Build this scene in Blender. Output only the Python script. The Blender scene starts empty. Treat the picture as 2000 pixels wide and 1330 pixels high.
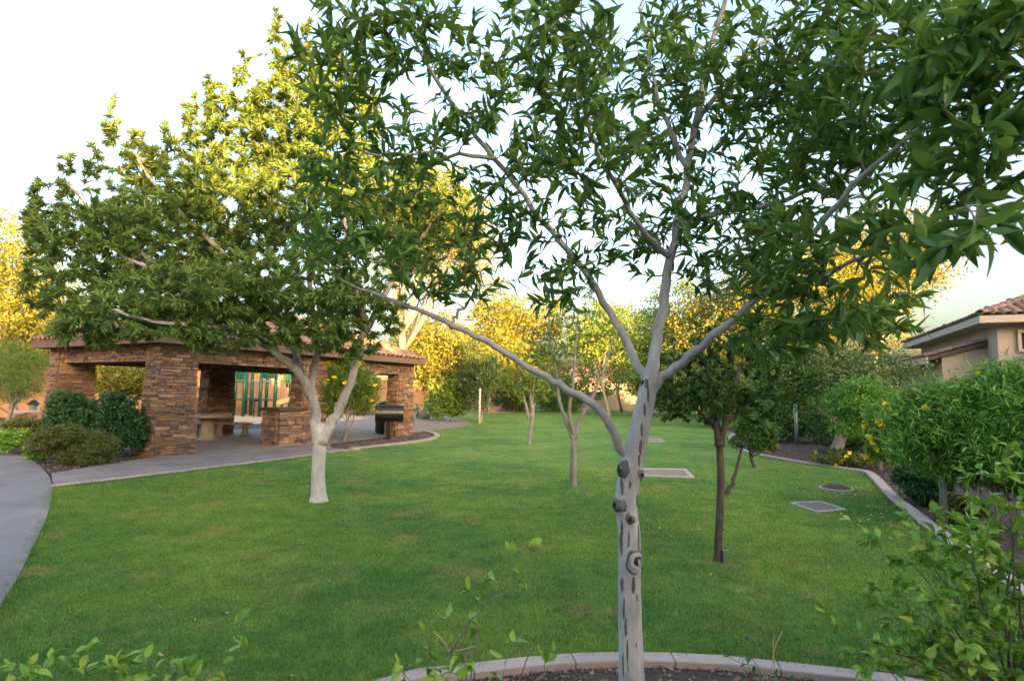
import bpy, math, random
import numpy as np
from mathutils import Vector, Matrix
rad = math.radians
S = bpy.context.scene
COL = S.collection

# ------------------------------------------------------------------ camera
F_PX, PITCH, ROLL, CAMH = 1100.0, rad(5.4), rad(1.0), 1.6
cam_d = bpy.data.cameras.new('camera'); cam = bpy.data.objects.new('camera', cam_d); COL.objects.link(cam)
cam_d.sensor_width = 36.0; cam_d.lens = 36.0*F_PX/2000.0; cam_d.clip_start = 0.05; cam_d.clip_end = 2000
CAMR = (Matrix.Rotation(rad(90)+PITCH, 3, 'X') @ Matrix.Rotation(ROLL, 3, 'Z'))
cam.matrix_world = Matrix.Translation((0, 0, CAMH)) @ CAMR.to_4x4()
cam_d.dof.use_dof = True; cam_d.dof.focus_distance = 7.0; cam_d.dof.aperture_fstop = 5.6
S.camera = cam

# ------------------------------------------------------------------ sky, sun, exposure
SUN_AZ = rad(153.0)      # clockwise from +Y
SUN_EL = rad(6.0)
W = bpy.data.worlds.new('World'); S.world = W; W.use_nodes = True
nt = W.node_tree; nt.nodes.clear()
sky = nt.nodes.new('ShaderNodeTexSky'); sky.sky_type = 'NISHITA'; sky.sun_disc = False
sky.sun_elevation = SUN_EL; sky.sun_rotation = SUN_AZ; sky.air_density = 1.0; sky.dust_density = 8.0; sky.ozone_density = 1.0
bgn = nt.nodes.new('ShaderNodeBackground'); bgn.inputs[1].default_value = 0.15
wo = nt.nodes.new('ShaderNodeOutputWorld')
nt.links.new(sky.outputs[0], bgn.inputs[0]); nt.links.new(bgn.outputs[0], wo.inputs[0])
sun_d = bpy.data.lights.new('sun', 'SUN'); sun = bpy.data.objects.new('sun', sun_d); COL.objects.link(sun)
sun_d.energy = 4.0; sun_d.angle = rad(0.53); sun_d.color = (1.0, 0.50, 0.16)
SUNV = Vector((math.sin(SUN_AZ)*math.cos(SUN_EL), math.cos(SUN_AZ)*math.cos(SUN_EL), math.sin(SUN_EL)))
sun.rotation_euler = SUNV.to_track_quat('Z', 'Y').to_euler(); sun.location = SUNV*60
S.view_settings.view_transform = 'Standard'; S.view_settings.look = 'None'
S.view_settings.exposure = 3.33; S.view_settings.gamma = 1.0; S.view_settings.use_curve_mapping = False
S.view_settings.use_white_balance = True; S.view_settings.white_balance_temperature = 6380; S.view_settings.white_balance_tint = 12
S.render.engine = 'CYCLES'
S.cycles.max_bounces = 8; S.cycles.transparent_max_bounces = 4

# ------------------------------------------------------------------ places read off the photograph, as real positions
def ray(px, py):
    return CAMR @ Vector(((px-1000.0)/F_PX, (665.0-py)/F_PX, -1.0))
def P(px, py, Y):
    d = ray(px, py); t = Y/d.y
    return Vector((d.x*t, d.y*t, CAMH+d.z*t))
def G(px, py, z=0.0):
    d = ray(px, py); t = (z-CAMH)/d.z
    return Vector((d.x*t, d.y*t, z))
def ppm(Y):                       # metres for one photograph pixel at depth Y
    return Y/F_PX

# ------------------------------------------------------------------ materials
def mk(name):
    m = bpy.data.materials.new(name); m.use_nodes = True
    n = m.node_tree; b = n.nodes['Principled BSDF']
    return m, n, b
def nod(n, t, **kw):
    x = n.nodes.new(t)
    for k, v in kw.items():
        setattr(x, k, v)
    return x
def ramp(n, fac, stops, interp='LINEAR'):
    r = nod(n, 'ShaderNodeValToRGB'); r.color_ramp.interpolation = interp
    e = r.color_ramp.elements
    while len(e) < len(stops): e.new(0.5)
    for i, (p, c) in enumerate(stops):
        e[i].position = p; e[i].color = (c[0], c[1], c[2], 1)
    n.links.new(fac, r.inputs[0]); return r.outputs[0]
def noise(n, scale, detail=4, rough=0.6, stretch=None):
    g = nod(n, 'ShaderNodeNewGeometry'); v = g.outputs['Position']
    if stretch:
        mp = nod(n, 'ShaderNodeMapping'); mp.inputs['Scale'].default_value = stretch
        n.links.new(v, mp.inputs[0]); v = mp.outputs[0]
    t = nod(n, 'ShaderNodeTexNoise'); t.inputs['Scale'].default_value = scale
    t.inputs['Detail'].default_value = detail; t.inputs['Roughness'].default_value = rough
    n.links.new(v, t.inputs['Vector']); return t.outputs['Fac']
def mixc(n, fac, a, b, mode='MIX'):
    m = nod(n, 'ShaderNodeMix', data_type='RGBA', blend_type=mode)
    if isinstance(fac, float): m.inputs[0].default_value = fac
    else: n.links.new(fac, m.inputs[0])
    for i, s in ((6, a), (7, b)):
        if isinstance(s, tuple): m.inputs[i].default_value = (s[0], s[1], s[2], 1)
        else: n.links.new(s, m.inputs[i])
    return m.outputs[2]
def bump(n, b, h, strength, dist=0.02):
    x = nod(n, 'ShaderNodeBump'); x.inputs['Strength'].default_value = strength; x.inputs['Distance'].default_value = dist
    n.links.new(h, x.inputs['Height']); n.links.new(x.outputs[0], b.inputs['Normal'])
def isl(n):                       # one value per loose piece, whether an object of its own or joined
    o = nod(n, 'ShaderNodeObjectInfo'); g = nod(n, 'ShaderNodeNewGeometry')
    a = nod(n, 'ShaderNodeMath', operation='ADD'); f = nod(n, 'ShaderNodeMath', operation='FRACT')
    n.links.new(o.outputs['Random'], a.inputs[0]); n.links.new(g.outputs['Random Per Island'], a.inputs[1])
    n.links.new(a.outputs[0], f.inputs[0]); return f.outputs[0]
def pm(name, c1, c2, scale=3.0, rough=0.85, bmp=0.0, bscale=40.0, island=None, stretch=None, metal=0.0, dist=0.02, fine=0.0):
    m, n, b = mk(name)
    c = ramp(n, noise(n, scale, 6, 0.65, stretch), [(0.3, c1), (0.7, c2)])
    if island:
        c = mixc(n, 1.0, c, ramp(n, isl(n), [(i/(len(island)-1.0), k) for i, k in enumerate(island)]), 'MULTIPLY')
    if fine:
        c = mixc(n, fine, c, ramp(n, noise(n, bscale*1.7, 3), [(0.3, (0.35,)*3), (0.7, (1,)*3)]), 'MULTIPLY')
    n.links.new(c, b.inputs['Base Color'])
    b.inputs['Roughness'].default_value = rough; b.inputs['Metallic'].default_value = metal
    if bmp: bump(n, b, noise(n, bscale, 5, 0.7, stretch), bmp, dist)
    return m
def leafmat(name, cols, trans=0.35, rough=0.42, tcol=None, patch=None):
    m, n, b = mk(name); cols = [tuple(min(0.8, q*1.5) for q in k) for k in cols]
    c = ramp(n, isl(n), [(i/(len(cols)-1.0), k) for i, k in enumerate(cols)])
    if patch:
        c = mixc(n, ramp(n, noise(n, patch[1], 2), [(0.42, (0, 0, 0)), (0.62, (1, 1, 1))]), c, mixc(n, 0.6, c, patch[0]))
    n.links.new(c, b.inputs['Base Color']); b.inputs['Roughness'].default_value = rough
    b.inputs['Specular IOR Level'].default_value = 0.4
    t = nod(n, 'ShaderNodeBsdfTranslucent')
    n.links.new(mixc(n, 0.5, c, tcol or (0.16, 0.24, 0.02)), t.inputs[0])
    s = nod(n, 'ShaderNodeMixShader'); s.inputs[0].default_value = trans
    o = n.nodes['Material Output']
    n.links.new(b.outputs[0], s.inputs[1]); n.links.new(t.outputs[0], s.inputs[2]); n.links.new(s.outputs[0], o.inputs[0])
    return m
M = {}
def lawn_mat(name, blade):
    m, n, b = mk(name)
    big = ramp(n, noise(n, 0.45, 4, 0.6), [(0.38, (0.105, 0.225, 0.060)), (0.62, (0.20, 0.31, 0.068))])
    dry = ramp(n, noise(n, 1.3, 5, 0.7), [(0.52, (0, 0, 0)), (0.70, (1, 1, 1))])
    c = mixc(n, dry, big, mixc(n, 0.75, big, (0.33, 0.28, 0.12)))
    c = mixc(n, 0.8, c, ramp(n, noise(n, 3.2, 5, 0.75), [(0.32, (0.58, 0.68, 0.72)), (0.68, (1.26, 1.18, 1.02))]), 'MULTIPLY')
    if blade:
        c = mixc(n, 1.0, c, ramp(n, isl(n), [(0, (0.6, 0.7, 0.6)), (0.75, (1.15, 1.1, 1.0)), (0.93, (1.3, 1.2, 1.0)), (1, (2.2, 1.7, 1.5))]), 'MULTIPLY')
    else:
        c = mixc(n, 0.75, c, ramp(n, noise(n, 45, 3, 0.8, (1, 0.35, 1)), [(0.32, (0.45, 0.5, 0.45)), (0.68, (1.25, 1.2, 1.1))]), 'MULTIPLY')
        bump(n, b, noise(n, 60, 4, 0.8), 0.6, 0.03)
    n.links.new(c, b.inputs['Base Color']); b.inputs['Roughness'].default_value = 0.9
    b.inputs['Specular IOR Level'].default_value = 0.08
    return m
M['lawn'] = lawn_mat('lawn', False); M['blade'] = lawn_mat('grass_blade', True)
M['soil'] = pm('soil', (0.055, 0.036, 0.026), (0.13, 0.092, 0.07), 1.6, 0.95, 0.9, 55, fine=0.7)
M['gravel'] = pm('gravel', (0.16, 0.12, 0.10), (0.30, 0.24, 0.21), 14, 0.9, 0.3, 90, island=[(0.35, 0.33, 0.33), (0.8, 0.72, 0.66), (1.25, 1.1, 1.0)])
M['concrete'] = pm('concrete', (0.19, 0.17, 0.165), (0.31, 0.285, 0.275), 0.9, 0.85, 0.25, 120, fine=0.4, island=[(0.9, 0.9, 0.9), (1.08, 1.06, 1.04)])
M['patio'] = pm('patio', (0.17, 0.135, 0.12), (0.32, 0.265, 0.235), 1.1, 0.8, 0.35, 45, stretch=(1, 2.2, 1), fine=0.25)
M['curb'] = pm('curb', (0.40, 0.315, 0.28), (0.56, 0.455, 0.41), 2.2, 0.88, 0.35, 90, fine=0.35)
M['curb_pale'] = pm('curb_pale', (0.33, 0.29, 0.25), (0.43, 0.385, 0.34), 3, 0.88, 0.3, 90, fine=0.25)
M['stone'] = pm('ledge_stone', (0.215, 0.155, 0.122), (0.35, 0.26, 0.21), 9, 0.9, 0.8, 60, island=[(0.4, 0.40, 0.47), (0.75, 0.62, 0.58), (1.05, 0.9, 0.75), (1.35, 0.95, 0.6), (0.6, 0.58, 0.65), (1.8, 1.6, 1.35), (0.85, 0.7, 0.65)], fine=0.4)
M['mortar'] = pm('mortar', (0.045, 0.035, 0.03), (0.08, 0.06, 0.05), 8, 0.95)
M['tile'] = pm('roof_tile', (0.19, 0.135, 0.115), (0.29, 0.215, 0.185), 5, 0.85, 0.4, 70, island=[(0.7, 0.68, 0.7), (1.0, 0.9, 0.85), (1.25, 1.1, 1.0)], fine=0.3)
M['deck'] = pm('roof_deck', (0.06, 0.045, 0.04), (0.09, 0.07, 0.06), 4, 0.9)
M['fascia'] = pm('fascia_paint', (0.13, 0.082, 0.06), (0.17, 0.11, 0.082), 2, 0.7, 0.15, 50)
M['wood'] = pm('dark_wood', (0.055, 0.033, 0.022), (0.09, 0.055, 0.036), 4, 0.75, 0.2, 40, stretch=(1, 1, 8))
M['table'] = pm('cast_concrete', (0.30, 0.235, 0.185), (0.42, 0.34, 0.28), 6, 0.85, 0.3, 90, fine=0.3)
M['stucco'] = pm('stucco', (0.32, 0.275, 0.235), (0.38, 0.33, 0.285), 1.2, 0.95, 0.25, 120)
M['stucco_trim'] = pm('stucco_trim', (0.36, 0.325, 0.285), (0.42, 0.38, 0.335), 1.2, 0.9, 0.15, 120)
M['wall_orange'] = pm('garden_wall', (0.36, 0.20, 0.11), (0.44, 0.26, 0.15), 1.1, 0.95, 0.3, 90)
M['greenpaint'] = pm('green_paint', (0.006, 0.062, 0.036), (0.010, 0.085, 0.05), 3, 0.35)
M['tanplastic'] = pm('tan_plastic', (0.50, 0.33, 0.16), (0.58, 0.40, 0.21), 3, 0.4)
M['railmetal'] = pm('rail_metal', (0.28, 0.30, 0.28), (0.36, 0.38, 0.36), 5, 0.45, metal=0.4)
M['sand'] = pm('sand', (0.44, 0.32, 0.23), (0.55, 0.42, 0.31), 2, 0.95, 0.4, 40)
M['blacksteel'] = pm('black_steel', (0.012, 0.012, 0.014), (0.028, 0.027, 0.027), 6, 0.32, 0.1, 60, metal=0.3)
M['ruststeel'] = pm('rusty_steel', (0.03, 0.022, 0.018), (0.10, 0.055, 0.032), 7, 0.6, 0.2, 60)
M['canplastic'] = pm('green_can', (0.010, 0.026, 0.020), (0.018, 0.040, 0.030), 5, 0.45)
M['rubber'] = pm('rubber', (0.015, 0.016, 0.018), (0.03, 0.03, 0.034), 8, 0.7)
M['bluegrey'] = pm('blue_grey_plastic', (0.10, 0.16, 0.22), (0.16, 0.23, 0.30), 5, 0.4)
M['pole'] = pm('galvanised_pole', (0.11, 0.14, 0.145), (0.17, 0.20, 0.205), 4, 0.5, metal=0.3, stretch=(1, 1, 0.2))
M['whitepost'] = pm('white_post', (0.38, 0.365, 0.34), (0.50, 0.48, 0.45), 5, 0.7)
M['grate'] = pm('grate_metal', (0.10, 0.09, 0.085), (0.16, 0.145, 0.135), 9, 0.7, 0.2, 80)
M['glass'] = pm('window_glass', (0.02, 0.024, 0.028), (0.035, 0.04, 0.045), 1, 0.08)
M['rock'] = pm('boulder', (0.24, 0.15, 0.11), (0.38, 0.27, 0.20), 4, 0.92, 0.6, 25)
M['dryleaf'] = pm('dry_leaf', (0.34, 0.19, 0.09), (0.55, 0.36, 0.20), 30, 0.7)
M['tan_gravel'] = pm('tan_gravel', (0.22, 0.18, 0.155), (0.34, 0.285, 0.25), 20, 0.9, 0.5, 60, fine=0.5)
M['petal'] = pm('petal', (0.62, 0.40, 0.02), (0.75, 0.52, 0.03), 30, 0.6)
M['straw'] = pm('dry_stem', (0.34, 0.26, 0.15), (0.46, 0.37, 0.23), 30, 0.8)
def bark(name, c1, c2, dark, stretch=(1, 1, 0.25), thr=0.62, paint=None):
    m, n, b = mk(name)
    c = ramp(n, noise(n, 14, 6, 0.7, stretch), [(0.3, c1), (0.68, c2)])
    if paint:                     # whitewash brushed on up to a height, with a ragged edge
        g = nod(n, 'ShaderNodeNewGeometry'); x = nod(n, 'ShaderNodeSeparateXYZ'); n.links.new(g.outputs['Position'], x.inputs[0])
        a = nod(n, 'ShaderNodeMath', operation='MULTIPLY_ADD'); n.links.new(noise(n, 9, 4, 0.7), a.inputs[0]); a.inputs[1].default_value = -0.9; n.links.new(x.outputs[2], a.inputs[2])
        f = nod(n, 'ShaderNodeMapRange'); n.links.new(a.outputs[0], f.inputs[0]); f.inputs[1].default_value = paint[0]-0.45; f.inputs[2].default_value = paint[0]-0.15
        c = mixc(n, f.outputs[0], ramp(n, noise(n, 14, 6, 0.7, stretch), [(0.3, paint[1]), (0.68, paint[2])]), c)
    d = ramp(n, noise(n, 26, 4, 0.7, (1, 1, 0.35)), [(thr, (0, 0, 0)), (thr+0.1, (1, 1, 1))])
    c = mixc(n, d, c, mixc(n, 0.65, c, dark))
    c = mixc(n, ramp(n, noise(n, 75, 3, 0.6, (1, 1, 2.6)), [(0.62, (0, 0, 0)), (0.70, (1, 1, 1))]), c, mixc(n, 0.55, c, dark))
    c = mixc(n, 0.7, c, ramp(n, noise(n, 5, 4, 0.7), [(0.35, (0.72, 0.74, 0.76)), (0.65, (1.1, 1.08, 1.05))]), 'MULTIPLY')
    n.links.new(c, b.inputs['Base Color']); b.inputs['Roughness'].default_value = 0.85
    bump(n, b, noise(n, 45, 5, 0.75, stretch), 0.55, 0.012)
    return m
M['bark_pale'] = bark('pale_bark', (0.33, 0.33, 0.335), (0.57, 0.565, 0.56), (0.09, 0.08, 0.075), thr=0.64)
M['bark_white'] = bark('whitewashed_bark', (0.20, 0.19, 0.18), (0.37, 0.355, 0.335), (0.09, 0.08, 0.075), thr=0.62, paint=(1.05, (0.42, 0.41, 0.39), (0.60, 0.585, 0.56)))
M['bark_mid'] = bark('mid_bark', (0.21, 0.20, 0.195), (0.39, 0.375, 0.36), (0.06, 0.052, 0.048), thr=0.60)
M['bark_limb'] = bark('grey_bark', (0.16, 0.145, 0.13), (0.31, 0.29, 0.265), (0.05, 0.042, 0.038), thr=0.6)
M['bark_dark'] = bark('dark_bark', (0.045, 0.034, 0.027), (0.12, 0.095, 0.075), (0.02, 0.015, 0.012), thr=0.55)
M['bark_knot'] = bark('knot_bark', (0.10, 0.095, 0.09), (0.26, 0.25, 0.24), (0.03, 0.028, 0.027), (1, 1, 1), 0.5)
M['bark_scar'] = pm('bark_scar', (0.07, 0.066, 0.066), (0.17, 0.16, 0.16), 40, 0.9, 0.4, 90)
M['twig'] = pm('twig', (0.12, 0.095, 0.07), (0.24, 0.20, 0.155), 30, 0.85)
M['hollow'] = pm('knot_hollow', (0.006, 0.005, 0.005), (0.014, 0.012, 0.011), 30, 0.6)
M['leaf_main'] = leafmat('leaf_main', [(0.044, 0.105, 0.028), (0.075, 0.160, 0.036), (0.105, 0.205, 0.042), (0.16, 0.26, 0.055)], 0.42, 0.36)
M['leaf_left'] = leafmat('leaf_left', [(0.042, 0.108, 0.036), (0.068, 0.145, 0.042), (0.10, 0.178, 0.044), (0.15, 0.205, 0.044)], 0.3, 0.45, tcol=(0.32, 0.24, 0.02))
M['leaf_dark'] = leafmat('leaf_dark', [(0.022, 0.052, 0.012), (0.036, 0.080, 0.016), (0.055, 0.105, 0.02)], 0.25, 0.5)
M['leaf_olive'] = leafmat('leaf_olive', [(0.040, 0.068, 0.024), (0.06, 0.095, 0.03), (0.09, 0.125, 0.04)], 0.25, 0.5)
M['leaf_gold'] = leafmat('leaf_gold', [(0.075, 0.105, 0.018), (0.115, 0.14, 0.02), (0.16, 0.165, 0.024)], 0.3, 0.55, tcol=(0.30, 0.22, 0.02))
M['leaf_light'] = leafmat('leaf_light', [(0.065, 0.125, 0.022), (0.095, 0.16, 0.028), (0.13, 0.19, 0.035)], 0.35, 0.5)
M['leaf_feather'] = leafmat('leaf_feather', [(0.050, 0.150, 0.024), (0.09, 0.22, 0.032), (0.13, 0.27, 0.045)], 0.3, 0.5)
M['leaf_box'] = leafmat('leaf_box', [(0.016, 0.052, 0.020), (0.026, 0.076, 0.026), (0.04, 0.10, 0.032)], 0.2, 0.4)
M['leaf_bush'] = leafmat('leaf_bush', [(0.045, 0.075, 0.018), (0.07, 0.105, 0.022), (0.10, 0.125, 0.028), (0.10, 0.075, 0.03)], 0.25, 0.55)
M['leaf_fresh'] = leafmat('leaf_fresh', [(0.075, 0.19, 0.028), (0.13, 0.27, 0.036), (0.20, 0.34, 0.05), (0.30, 0.37, 0.055)], 0.36, 0.34)
M['leaf_flower'] = leafmat('leaf_flower', [(0.55, 0.36, 0.01), (0.72, 0.48, 0.015)], 0.3, 0.6, tcol=(0.6, 0.4, 0.02))

# ------------------------------------------------------------------ object helpers
def tag(o, label=None, cat=None, group=None, kind=None):
    if label: o['label'] = label
    if cat: o['category'] = cat
    if group: o['group'] = group
    if kind: o['kind'] = kind
    return o
def empty(name, loc, label=None, cat=None, group=None):
    o = bpy.data.objects.new(name, None); o.empty_display_size = 0.2; COL.objects.link(o); o.location = loc
    o['_o'] = tuple(loc); return tag(o, label, cat, group)
def origin(parent):
    o = np.zeros(3); p = parent
    while p is not None:
        o += np.array(p.location); p = p.parent
    return o
class MB:
    """collects geometry in world metres; build() links it as one mesh object"""
    def __init__(s): s.v = []; s.f = []; s.n = 0
    def add(s, verts, faces):
        s.v.append(np.asarray(verts, float).reshape(-1, 3))
        s.f.append([tuple(i+s.n for i in f) for f in faces]); s.n += len(s.v[-1]); return s
    def box(s, c, size, ax=None, taper=1.0):
        ax = ax or ((1, 0, 0), (0, 1, 0), (0, 0, 1)); a, b, d = [np.array(x, float) for x in ax]
        h = np.array(size)/2.0; c = np.array(c, float); vs = []
        for z in (-1, 1):
            k = taper if z > 0 else 1.0
            for x, y in ((-1, -1), (1, -1), (1, 1), (-1, 1)):
                vs.append(c+a*x*h[0]*k+b*y*h[1]*k+d*z*h[2])
        return s.add(vs, [(3, 2, 1, 0), (4, 5, 6, 7), (0, 1, 5, 4), (1, 2, 6, 5), (2, 3, 7, 6), (3, 0, 4, 7)])
    def tube(s, pts, radii, sides=8, cap=True, wob=None):
        pts = np.array([tuple(p) for p in pts], float); n = len(pts)
        radii = np.full(n, radii, float) if np.isscalar(radii) else np.array(radii, float)
        tan = np.gradient(pts, axis=0); tan /= np.linalg.norm(tan, axis=1)[:, None]+1e-9
        ref = np.array((0.31, 0.17, 0.93)) if abs(tan[0][2]) < 0.8 else np.array((0.95, 0.3, 0.05))
        vs = np.zeros((n, sides, 3)); a = np.linspace(0, 2*np.pi, sides, endpoint=False)
        u = np.cross(tan[0], ref); u /= np.linalg.norm(u)
        for i in range(n):
            u = u-tan[i]*np.dot(u, tan[i]); u /= np.linalg.norm(u)+1e-9
            w = np.cross(tan[i], u); r = radii[i]*np.ones(sides)
            if wob is not None: r = r*(1+wob[i % len(wob)])
            vs[i] = pts[i]+np.cos(a)[:, None]*u*r[:, None]+np.sin(a)[:, None]*w*r[:, None]
        fs = []
        for i in range(n-1):
            for j in range(sides):
                k = (j+1) % sides
                fs.append((i*sides+j, i*sides+k, (i+1)*sides+k, (i+1)*sides+j))
        if cap: fs.append(tuple(range(sides))[::-1]); fs.append(tuple((n-1)*sides+j for j in range(sides)))
        return s.add(vs.reshape(-1, 3), fs)
    def lathe(s, base, prof, sides=20, axis=(0, 0, 1)):
        ax = Vector(axis).normalized(); q = ax.to_track_quat('Z', 'Y').to_matrix(); base = Vector(base)
        vs = []
        for r, z in prof:
            for j in range(sides):
                a = 2*math.pi*j/sides
                vs.append(tuple(base+q @ Vector((r*math.cos(a), r*math.sin(a), z))))
        n = len(prof); fs = []
        for i in range(n-1):
            for j in range(sides):
                k = (j+1) % sides
                fs.append((i*sides+j, i*sides+k, (i+1)*sides+k, (i+1)*sides+j))
        fs.append(tuple(range(sides))[::-1]); fs.append(tuple((n-1)*sides+j for j in range(sides)))
        return s.add(vs, fs)
    def prism(s, poly, z0, z1):
        n = len(poly); vs = [(p[0], p[1], z0) for p in poly]+[(p[0], p[1], z1) for p in poly]
        fs = [tuple(range(n))[::-1], tuple(range(n, 2*n))]+[(i, (i+1) % n, n+(i+1) % n, n+i) for i in range(n)]
        return s.add(vs, fs)
    def build(s, name, mat, parent=None, smooth=False, bevel=0.0, kind=None):
        o0 = origin(parent)
        me = bpy.data.meshes.new(name); v = np.concatenate(s.v)-o0
        me.from_pydata(v.tolist(), [], [f for g in s.f for f in g]); me.materials.append(mat)
        if smooth: me.polygons.foreach_set('use_smooth', [True]*len(me.polygons))
        me.update(); o = bpy.data.objects.new(name, me); COL.objects.link(o); o.parent = parent
        if bevel:
            b = o.modifiers.new('bevel', 'BEVEL'); b.width = bevel; b.segments = 2; b.limit_method = 'ANGLE'
        if kind: o['kind'] = kind
        return o
def fastmesh(name, verts, tris, mat, parent=None, smooth=False, kind=None):
    """large triangle meshes straight from arrays"""
    v = (np.asarray(verts, float).reshape(-1, 3)-origin(parent)).astype(np.float32); t = np.asarray(tris, np.int32).reshape(-1, 3)
    me = bpy.data.meshes.new(name); me.vertices.add(len(v)); me.vertices.foreach_set('co', v.ravel())
    me.loops.add(t.size); me.loops.foreach_set('vertex_index', t.ravel())
    me.polygons.add(len(t)); me.polygons.foreach_set('loop_start', np.arange(0, t.size, 3, dtype=np.int32))
    me.polygons.foreach_set('loop_total', np.full(len(t), 3, np.int32))
    if smooth: me.polygons.foreach_set('use_smooth', np.ones(len(t), bool))
    me.materials.append(mat); me.update(calc_edges=True); o = bpy.data.objects.new(name, me); COL.objects.link(o); o.parent = parent
    if kind: o['kind'] = kind
    return o
def sheet(name, poly, z, mat, kind='structure'):
    o = MB().add([(p[0], p[1], z) for p in poly], [tuple(range(len(poly)))]).build(name, mat); o['kind'] = kind
    if o.data.polygons[0].normal.z < 0: o.data.flip_normals()
    return o
def inside(poly, x, y):
    p = np.array([(a[0], a[1]) for a in poly]); r = np.zeros(len(x), bool); j = len(p)-1
    for i in range(len(p)):
        c = ((p[i, 1] > y) != (p[j, 1] > y)) & (x < (p[j, 0]-p[i, 0])*(y-p[i, 1])/(p[j, 1]-p[i, 1]+1e-12)+p[i, 0])
        r ^= c; j = i
    return r
def smooth_line(pts, n=6, closed=False):
    pts = [Vector(p) for p in pts]; out = []
    m = len(pts); rng = range(m) if closed else range(m-1)
    for i in rng:
        p1, p2 = pts[i], pts[(i+1) % m]
        p0 = pts[i-1] if (closed or i > 0) else p1*2-p2
        p3 = pts[(i+2) % m] if (closed or i+2 < m) else p2*2-p1
        for k in range(n):
            t = k/n
            out.append(0.5*((2*p1)+(p2-p0)*t+(2*p0-5*p1+4*p2-p3)*t*t+(3*p1-p0-3*p2+p3)*t**3))
    if not closed: out.append(pts[-1])
    return out

# ------------------------------------------------------------------ leaves
def leaf_template(level):
    """x across, y along, z up; unit length and unit width"""
    if level == 0:
        v = [(0, 0, 0), (-0.5, 0.42, 0.03), (0, 1, -0.10), (0.5, 0.42, 0.03)]
        return np.array(v), np.array([(0, 3, 2), (0, 2, 1)])
    ts, hw = ((0.0, 0.22, 0.55, 1.0), (0, 0.42, 0.46, 0)) if level == 1 else ((0.0, 0.1, 0.22, 0.38, 0.55, 0.72, 0.87, 1.0), (0.03, 0.2, 0.37, 0.49, 0.5, 0.4, 0.22, 0))
    v = []; f = []
    for i, (t, h) in enumerate(zip(ts, hw)):
        d = -0.22*t*t+0.04*math.sin(3*t)
        v += [(-h, t, d+0.10*h*1.2), (0, t, d-0.015), (h, t, d+0.10*h*1.2)]
        if i:
            a = (i-1)*3; b = i*3
            f += [(a, a+1, b+1), (a, b+1, b), (a+1, a+2, b+2), (a+1, b+2, b+1)]
    return np.array(v), np.array(f)
LT = [leaf_template(i) for i in range(3)]
def basis(d, nrm):
    d = d/(np.linalg.norm(d, axis=1)[:, None]+1e-9)
    s = np.cross(d, nrm); s /= np.linalg.norm(s, axis=1)[:, None]+1e-9
    return s, d, np.cross(s, d)
def leaf_mesh(name, pos, d, nrm, length, width, mat, parent, level=0, kind='stuff'):
    if len(pos) == 0: return None
    s, d, w = basis(np.asarray(d), np.asarray(nrm)); tv, tf = LT[level]
    L = np.asarray(length)[:, None, None]; Wd = np.asarray(width)[:, None, None]; rv = np.random.default_rng(len(pos))
    curl = (1.0+0.9*rv.normal(0, 1, len(pos)))[:, None, None]; bend = (0.12*rv.normal(0, 1, len(pos)))[:, None, None]
    V = np.asarray(pos)[:, None, :]+s[:, None, :]*(tv[None, :, 0:1]*Wd+bend*L*tv[None, :, 1:2]**2)+tv[None, :, 1:2]*d[:, None, :]*L+tv[None, :, 2:3]*w[:, None, :]*L*curl
    T = tf[None]+(np.arange(len(pos))*len(tv))[:, None, None]
    return fastmesh(name, V, T, mat, parent, smooth=level > 0, kind=kind)
LEAFDATA = {}
def leaf_objects(pos, d, nrm, length, width, mat, parent):
    """single leaves, sharing one mesh"""
    if mat.name not in LEAFDATA:
        LEAFDATA[mat.name] = []
        for curl, bend, wave in ((1, 0, 0), (0.3, 0.12, 0.03), (1.9, -0.1, 0.02), (-0.5, 0.05, 0.04), (2.6, 0.15, 0.0), (1.3, -0.2, 0.05)):
            v = LT[2][0].copy(); v[:, 0] += bend*v[:, 1]**2*2; v[:, 2] = v[:, 2]*curl+wave*np.sin(v[:, 1]*9)*np.sign(v[:, 0])
            me = bpy.data.meshes.new('leaf'); me.from_pydata(v.tolist(), [], [tuple(int(i) for i in f) for f in LT[2][1]])
            me.polygons.foreach_set('use_smooth', [True]*len(me.polygons)); me.materials.append(mat); me.update(); LEAFDATA[mat.name].append(me)
    s, d, w = basis(np.asarray(d), np.asarray(nrm)); o0 = origin(parent)
    for i in range(len(pos)):
        o = bpy.data.objects.new('leaf', LEAFDATA[mat.name][(i*7+i//5) % 6]); COL.objects.link(o); o.parent = parent
        p = pos[i]-o0; L = length[i]; k = width[i]
        o.matrix_basis = Matrix(((s[i][0]*k, d[i][0]*L, w[i][0]*L, p[0]), (s[i][1]*k, d[i][1]*L, w[i][1]*L, p[1]), (s[i][2]*k, d[i][2]*L, w[i][2]*L, p[2]), (0, 0, 0, 1)))
def screen(pos):
    """where points fall in the photograph and how far off, to pick the leaves that show largest"""
    q = (np.asarray(pos)-np.array((0, 0, CAMH))) @ np.array(CAMR)
    z = -q[:, 2]; return 1000+F_PX*q[:, 0]/z, 665-F_PX*q[:, 1]/z, z

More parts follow.
